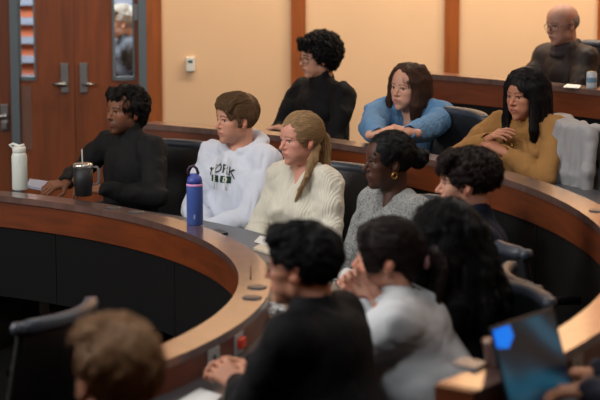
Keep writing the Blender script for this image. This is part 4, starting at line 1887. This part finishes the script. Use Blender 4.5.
# ------------------------------------------------------------------ 15 passer-by in the corridor
hd = WY(121.5, 23, 14.6)
P = build_person('person', hd, 75, 80, 0, 'person with pale hair and dark grey coat passing behind the right door window',
                 skin=(214, 170, 150), lip=(180, 110, 100), brow=(150, 130, 110), lean=.02, hair=h_crop, haircol=(196, 186, 172), sex='m',
                 topname='coat', topcol=(78, 80, 86), topmat=DARK, neckh=.02, hh=.006, detail=False, stand=True,
                 arms={-1: dict(wrist=(.12, -.20, .85), pole=(-1, 0, -.2)), 1: dict(wrist=(.12, .20, .85), pole=(-1, 0, -.2))})

# ================================================================== EMPTY CHAIRS
chair_top((27, 329), (101, 302), .95, 0, 'black swivel chair with a rounded grey top, empty in the pit at the bottom left')
chair_top((-66, 296), (4, 268), .95, 0, 'swivel chair at the left edge of the picture, only its grey corner showing')
chair_top((445, 109), (490, 117.5), 1.15, Z2, 'black leather chair of the person in blue, its back to the right of them', -1)

# grey jacket draped over the chair back of the person in mustard
root, loc, rz, Rb = TAN
F = Field(.012)
F.frame(Rz(ctan.rotation_euler.z), ctan.location)
for i in range(21):
    y = -.245 + .0245 * i
    x = -.325 + 1.0 * y * y
    d = .006 * math.sin(i * 2.4)
    F.cap((x + .03, y, .965), (x - .035 + d, y, .965), .020, .020, k=.02)
    F.chain([(x - .045 + d, y, .955), (x - .072 + 2 * d, y * 1.03, .75), (x - .070 - 2 * d, y * 1.08, .50 + .02 * math.sin(i * 1.7))], [.020, .018, .016], k=.02)
    F.chain([(x + .030, y, .95), (x + .062, y, .75), (x + .055 + d, y, .60)], [.020, .018, .015], k=.02)
F.chain([(-.30, -.255, .93), (-.33, -.295, .78), (-.34, -.30, .56)], [.035, .032, .026], k=.02)
F.chain([(-.30, .255, .93), (-.33, .295, .78), (-.34, .30, .56)], [.035, .032, .026], k=.02)
F.noise = [sines(7, .004, 3, 8, aniso=(1, 1, .3)), sines(14, .0015, 4, 8, aniso=(1, 1, .3), ridged=True)]
o = mesh_obj('draped_jacket', [F.mesh(.007)], mat('grey jacket cloth', (150, 150, 152), .85, bump=('noise', 120, .2)))
tag(o, 'light grey jacket draped over a chair back behind the mustard sweater', 'jacket')

# ================================================================== THINGS ON THE DESKS
# white flask
p = W(20, 189.5, .81)
t = empty('drink_flask', p)
tag(t, 'white insulated flask with a handled lid on the front ledge at the left', 'flask')
MB().lathe([(.036, 0), (.038, .004), (.038, .165), (.034, .178), (.030, .184)], n=32).build('flask_body', mat('white flask', (206, 212, 204), .45), t, smooth=True)
b = MB().lathe([(.031, .184), (.033, .187), (.033, .208), (.029, .212)], n=28)
b.tube([(-.030, 0, .205), (-.044, 0, .222), (-.030, 0, .226), (0, 0, .214), (.026, 0, .222)], [.006, .008, .007, .008, .006], 10)
b.build('lid', mat('white lid', (216, 216, 208), .5), t, smooth=True)

# black tumbler
p = W(83.5, 195.5, .81)
t = empty('tumbler', p)
tag(t, 'black tumbler with silver rim, side handle and straw on the front ledge', 'tumbler')
MB().lathe([(.038, 0), (.040, .003), (.044, .050), (.046, .055), (.047, .142)], n=32).build('cup', mat('black cup', (14, 15, 19), .55), t, smooth=True)
MB().lathe([(.0475, .136), (.049, .140), (.049, .152), (.045, .156), (.038, .158), (.0, .158)], n=32).build('rim', mat('silver rim', (190, 190, 186), .25, metal=.9), t, smooth=True)
MB().tube([(.044, -.01, .140), (.068, -.014, .141), (.078, -.016, .125), (.078, -.016, .075), (.070, -.014, .058), (.044, -.01, .055)], [.005, .006, .007, .007, .006, .005], 10).build('handle', mat('grey handle', (96, 96, 98), .3), t, smooth=True)
MB().tube([(.004, 0, .10), (-.002, 0, .158), (-.004, 0, .225)], .0035, 8).build('straw', mat('clear straw', (170, 165, 160), .2), t, smooth=True)

# blue bottle
p = W(195, 224.5, .81)
t = empty('water_bottle', p)
tag(t, 'cobalt blue water bottle with a pink ring on the front ledge before the hoodie', 'bottle')
MB().lathe([(.034, 0), (.0365, .004), (.0365, .172), (.0355, .180)], n=32).build('bottle_body', mat('blue bottle', (66, 92, 164), .4), t, smooth=True)
MB().lathe([(.0358, .172), (.0372, .174), (.0372, .181), (.0350, .183)], n=32).build('ring', mat('pink ring', (214, 150, 200), .5), t, smooth=True)
MB().lathe([(.0350, .183), (.034, .196), (.030, .212), (.022, .218), (.020, .226), (.0, .227)], n=32).build('lid', mat('blue lid', (50, 68, 150), .45), t, smooth=True)
b = MB()
b.tube([(-.022, 0, .216), (-.030, 0, .235), (-.022, -.004, .256), (-.004, -.006, .262), (.010, -.006, .250), (.016, 0, .226)], .0065, 10)
b.build('carry_loop', mat('dark purple loop', (52, 32, 54), .5), t, smooth=True)
MB().box(-.003, .003, -.0368, -.0362, .03, .05).build('bottle_logo', mat('logo silver', (150, 160, 190), .4), t)


def flat(name, pts, z, th, m, label, cat, bev=0):
    """thin sheet through four photo points"""
    q = [W(a, b, z) for a, b in pts]
    bm = MB()
    n = len(q)
    bm.add([(v.x, v.y, z) for v in q] + [(v.x, v.y, z + th) for v in q],
           [tuple(range(n))[::-1], tuple(range(n, 2 * n))] + [(i, (i + 1) % n, n + (i + 1) % n, n + i) for i in range(n)])
    o = bm.build(name, m)
    tag(o, label, cat)
    return o


zc1 = .701
flat('notebook', [(26, 187.5), (44, 191), (58, 184.5), (30, 181)], zc1, .012, mat('pale blue paper', (150, 160, 182), .5), 'pale blue notebook lying by the hand of the person in the black jacket', 'notebook')
flat('paper_sheet', [(254, 242), (268, 246), (272, 239), (260, 236)], zc1, .002, M['paper'], 'small white paper slip on the grey counter left of the suited man', 'paper')
flat('notepad', [(253, 250), (272, 256), (279, 250), (260, 246)], zc1, .010, mat('cream pad', (206, 196, 176), .8), 'cream notepad on the grey counter below the white slip', 'notepad')
flat('mobile_phone', [(212, 232), (221, 236), (228, 234.5), (219, 230.5)], zc1, .010, M['plastic'], 'small black phone on the grey counter right of the blue bottle', 'phone')
flat('paper_sheet', [(330, 280), (352, 290), (368, 275), (346, 268)], zc1, .003, M['paper'], 'white paper sheet before the person with clasped hands', 'paper')
flat('paper_sheet', [(176, 403), (206, 412), (222, 396), (200, 389)], zc1, .003, M['paper'], 'white paper at the bottom beside the hands of the suited person', 'paper')
flat('paper_sheet', [(563, 87.5), (579, 88.5), (581, 85.5), (567, 84.5)], 1.215, .003, M['paper'], 'white paper slip on the top desk left of the small can', 'paper')
flat('mobile_phone', [(452, 366), (476, 371.5), (487, 365), (463, 359.5)], 1.0105, .008, mat('grey phone', (120, 122, 126), .3), 'grey phone lying on the near end of the second desk', 'phone')

# blue pen on the paper
q0, q1 = W(334, 276, zc1 + .008), W(348, 285, zc1 + .008)
o = MB().tube([q0, q0.lerp(q1, .9), q1], [.004, .004, .001], 8).build('ballpoint_pen', mat('blue pen', (30, 50, 120), .3), None, smooth=True)
tag(o, 'blue pen lying across the white paper sheet', 'pen')
q0, q1 = W(251, 267, .815), W(250.5, 279, .815)
o = MB().tube([q0, q0.lerp(q1, .85), q1], [.0035, .0035, .001], 8).build('pencil', mat('brown pencil', (80, 48, 30), .5), None, smooth=True)
tag(o, 'thin brown pencil lying on the front ledge above the grey discs', 'pencil')

# spectacles folded on the counter
t = empty('spectacles', W(334, 288, zc1), math.radians(60))
tag(t, 'folded black spectacles on the counter before the clasped hands', 'glasses')
b = MB()
for s in (-1, 1):
    b.tube([(0, s * .035 + .026 * math.cos(k * PI / 8), .021 + .019 * math.sin(k * PI / 8)) for k in range(17)], .002, 6, cap=False)
b.tube([(0, -.009, .026), (.004, 0, .03), (0, .009, .026)], .002, 6)
b.build('frame', M['plastic'], t, smooth=True)
for s in (-1, 1):
    MB().tube([(0, s * .061, .026), (.06, s * .05, .016), (.12, s * .02, .004)], .002, 6).build('temple', M['plastic'], t, smooth=True)

# crumpled tissue
p = W(277, 312, zc1 + .02)
F = Field(.01)
r_ = np.random.default_rng(2)
for i in range(16):
    c = v3(p.x, p.y, zc1 + .028) + r_.normal(size=3) * v3(.018, .03, .008)
    F.cap(c, c + r_.normal(size=3) * .018, .010, .004, k=.004)
F.half((0, 0, zc1 + .001), (0, 0, -1), k=.002)
F.noise = [sines(30, .003, 2)]
o = mesh_obj('tissue', [F.mesh(.004)], M['paper'])
tag(o, 'crumpled white tissue on the counter in front of the suited person', 'tissue')

# amber cup at the aisle end of the second desk
p = W(496, 366, 1.01)
t = empty('plastic_cup', p)
tag(t, 'brown drink in a short clear cup behind the blue laptop', 'cup')
MB().lathe([(.026, 0), (.029, .003), (.036, .064), (.038, .066), (.037, .068), (.035, .068), (.0, .05)], n=28).build('cup_body', mat('amber cup', (122, 76, 56), .25, coat=.5), t, smooth=True)
MB().lathe([(.039, .066), (.040, .070), (.031, .076), (.0, .077)], n=28).build('lid', mat('cup lid', (130, 100, 84), .2), t, smooth=True)

# small can on the top desk
p = W(591.5, 88.0, 1.215)
t = empty('drink_can', p)
tag(t, 'small white and pale blue can on the top desk at the right', 'can')
MB().lathe([(.024, 0), (.0275, .005), (.0275, .078), (.023, .086)], n=28).build('can_body', mat('can white', (186, 196, 204), .4), t, smooth=True)
MB().lathe([(.0279, .030), (.0280, .031), (.0280, .056), (.0279, .057)], n=28).build('can_label', mat('can label', (96, 132, 160), .4), t, smooth=True)
MB().lathe([(.023, .086), (.024, .088), (.0, .086)], n=28).build('can_top', M['metal'], t, smooth=True)

# ------------------------------------------------------------------ laptop on the near arm of the second desk
cb = Vector((.652, 5.20, .903))
dirU = Vector((.80, -.60, 0)).normalized()          # towards its user
t = empty('laptop', (cb.x, cb.y, .9005), math.atan2(dirU.y, dirU.x))
tag(t, 'open laptop with a dark blue abstract screen at the bottom right', 'laptop')
MB().box(.0, .225, -.16, .16, .0, .014, bev=.004).build('keyboard_base', mat('laptop silver', (140, 144, 150), .4, metal=.5), t)
b = MB()
for i in range(5):
    for j in range(13):
        b.box(.035 + i * .020, .051 + i * .020, -.135 + j * .0208, -.118 + j * .0208, .0138, .0155)
b.build('keys', M['plastic'], t)
MB().box(.150, .210, -.045, .045, .0138, .0146).build('touchpad', mat('touchpad', (120, 124, 130), .3), t)
tilt = Matrix.Translation((.004, 0, .012)) @ Matrix.Rotation(math.radians(-17), 4, 'Y')
lid = MB().box(-.007, .0, -.165, .165, 0, .252, M4=tilt, bev=.003).build('screen_lid', mat('laptop lid', (36, 44, 54), .4), t)
sm = bpy.data.materials.new('laptop screen')
sm.use_nodes = True
nt = sm.node_tree
bs = nt.nodes['Principled BSDF']
bs.inputs['Base Color'].default_value = (.004, .006, .008, 1)
bs.inputs['Roughness'].default_value = .25
tc = nt.nodes.new('ShaderNodeTexCoord')
mp = nt.nodes.new('ShaderNodeMapping')
mp.inputs['Rotation'].default_value = (.5, 0, 0)
nz = nt.nodes.new('ShaderNodeTexWave')
nz.inputs['Scale'].default_value = 2.2
nz.inputs['Distortion'].default_value = 7
nz.inputs['Detail'].default_value = 1
nz.bands_direction = 'Z'
cr_ = nt.nodes.new('ShaderNodeValToRGB')
cr_.color_ramp.elements[0].color = srgb((8, 22, 34))
cr_.color_ramp.elements[1].color = srgb((38, 92, 116))
e = cr_.color_ramp.elements.new(.5)
e.color = srgb((16, 50, 68))
nt.links.new(tc.outputs['Object'], mp.inputs['Vector'])
nt.links.new(mp.outputs['Vector'], nz.inputs['Vector'])
nt.links.new(nz.outputs['Fac'], cr_.inputs['Fac'])
nt.links.new(cr_.outputs['Color'], bs.inputs['Emission Color'])
bs.inputs['Emission Strength'].default_value = .55
MB().box(.0, .0012, -.157, .157, .008, .244, M4=tilt).build('screen', sm, lid)
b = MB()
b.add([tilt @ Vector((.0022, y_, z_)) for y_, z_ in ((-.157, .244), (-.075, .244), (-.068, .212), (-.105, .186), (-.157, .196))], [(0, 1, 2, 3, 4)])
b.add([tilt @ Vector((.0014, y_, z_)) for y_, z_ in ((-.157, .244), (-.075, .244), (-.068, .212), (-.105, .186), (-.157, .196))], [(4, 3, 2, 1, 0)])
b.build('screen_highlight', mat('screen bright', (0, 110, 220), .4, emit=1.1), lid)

for cs in DARKROLL:
    for ch in cs.children:
        if ch.name.startswith('top_roll'):
            ch.material_slots[0].link = 'OBJECT'
            ch.material_slots[0].material = M['chairblack']

# white sneakers under the front desk at the far left
for i, (px_, py_) in enumerate(((6, 331), (30, 310))):
    pass

# ================================================================== LIGHT
def area(name, loc, target, size, power, col, sy=None, spread=None):
    l = bpy.data.lights.new(name, 'AREA')
    l.energy = power
    l.color = col
    l.shape = 'RECTANGLE'
    l.size = size
    l.size_y = sy or size
    if spread: l.spread = math.radians(spread)
    o = bpy.data.objects.new(name, l)
    COL.objects.link(o)
    o.location = loc
    o.rotation_euler = (Vector(target) - Vector(loc)).to_track_quat('-Z', 'Y').to_euler()
    return o


WARM = (1, .86, .70)
area('face_fill_light', (-5.9, 7.2, 2.5), (-1, 8.2, 1.2), 2.2, 70, (.95, .97, 1), sy=1.3)  # added fill from the left, softens the shading on the faces
NEUT = (1, .95, .90)
area('ceiling_light_pit', (-3.2, 6.4, 3.5), (-1.6, 8.0, .8), 1.4, 165, (1, .97, .95))
area('ceiling_light_mid', (-.6, 8.0, 3.55), (-.6, 8.6, 0), .9, 26, NEUT)
area('ceiling_light_right', (1.8, 8.2, 3.55), (1.6, 8.0, 0), 1.2, 32, NEUT)
area('ceiling_light_near', (-.4, 4.6, 3.55), (0, 5.8, .5), 1.0, 44, (.93, .97, 1))
for i, (x_, pw) in enumerate(((-1.4, 10), (-.45, 20), (.5, 34), (1.5, 46), (2.6, 48))):
    area('wall_washer', (x_, WY_ - .9, 3.5), (x_, WY_, 1.7), .25, pw, WARM)
area('corridor_fill', (-2.0, 14.4, 3.5), (-2.0, 15.6, 0), 1.4, 420, (.9, .95, 1))  # added unseen source, brightens the view through the door panes

w = bpy.data.worlds.new('world')
SC.world = w
w.use_nodes = True
w.node_tree.nodes['Background'].inputs['Color'].default_value = (.5, .5, .55, 1)
w.node_tree.nodes['Background'].inputs['Strength'].default_value = .3
SC.view_settings.view_transform = 'Standard'
SC.view_settings.look = 'None'
SC.view_settings.gamma = 1
SC.view_settings.use_curve_mapping = False
SC.view_settings.exposure = 0.0
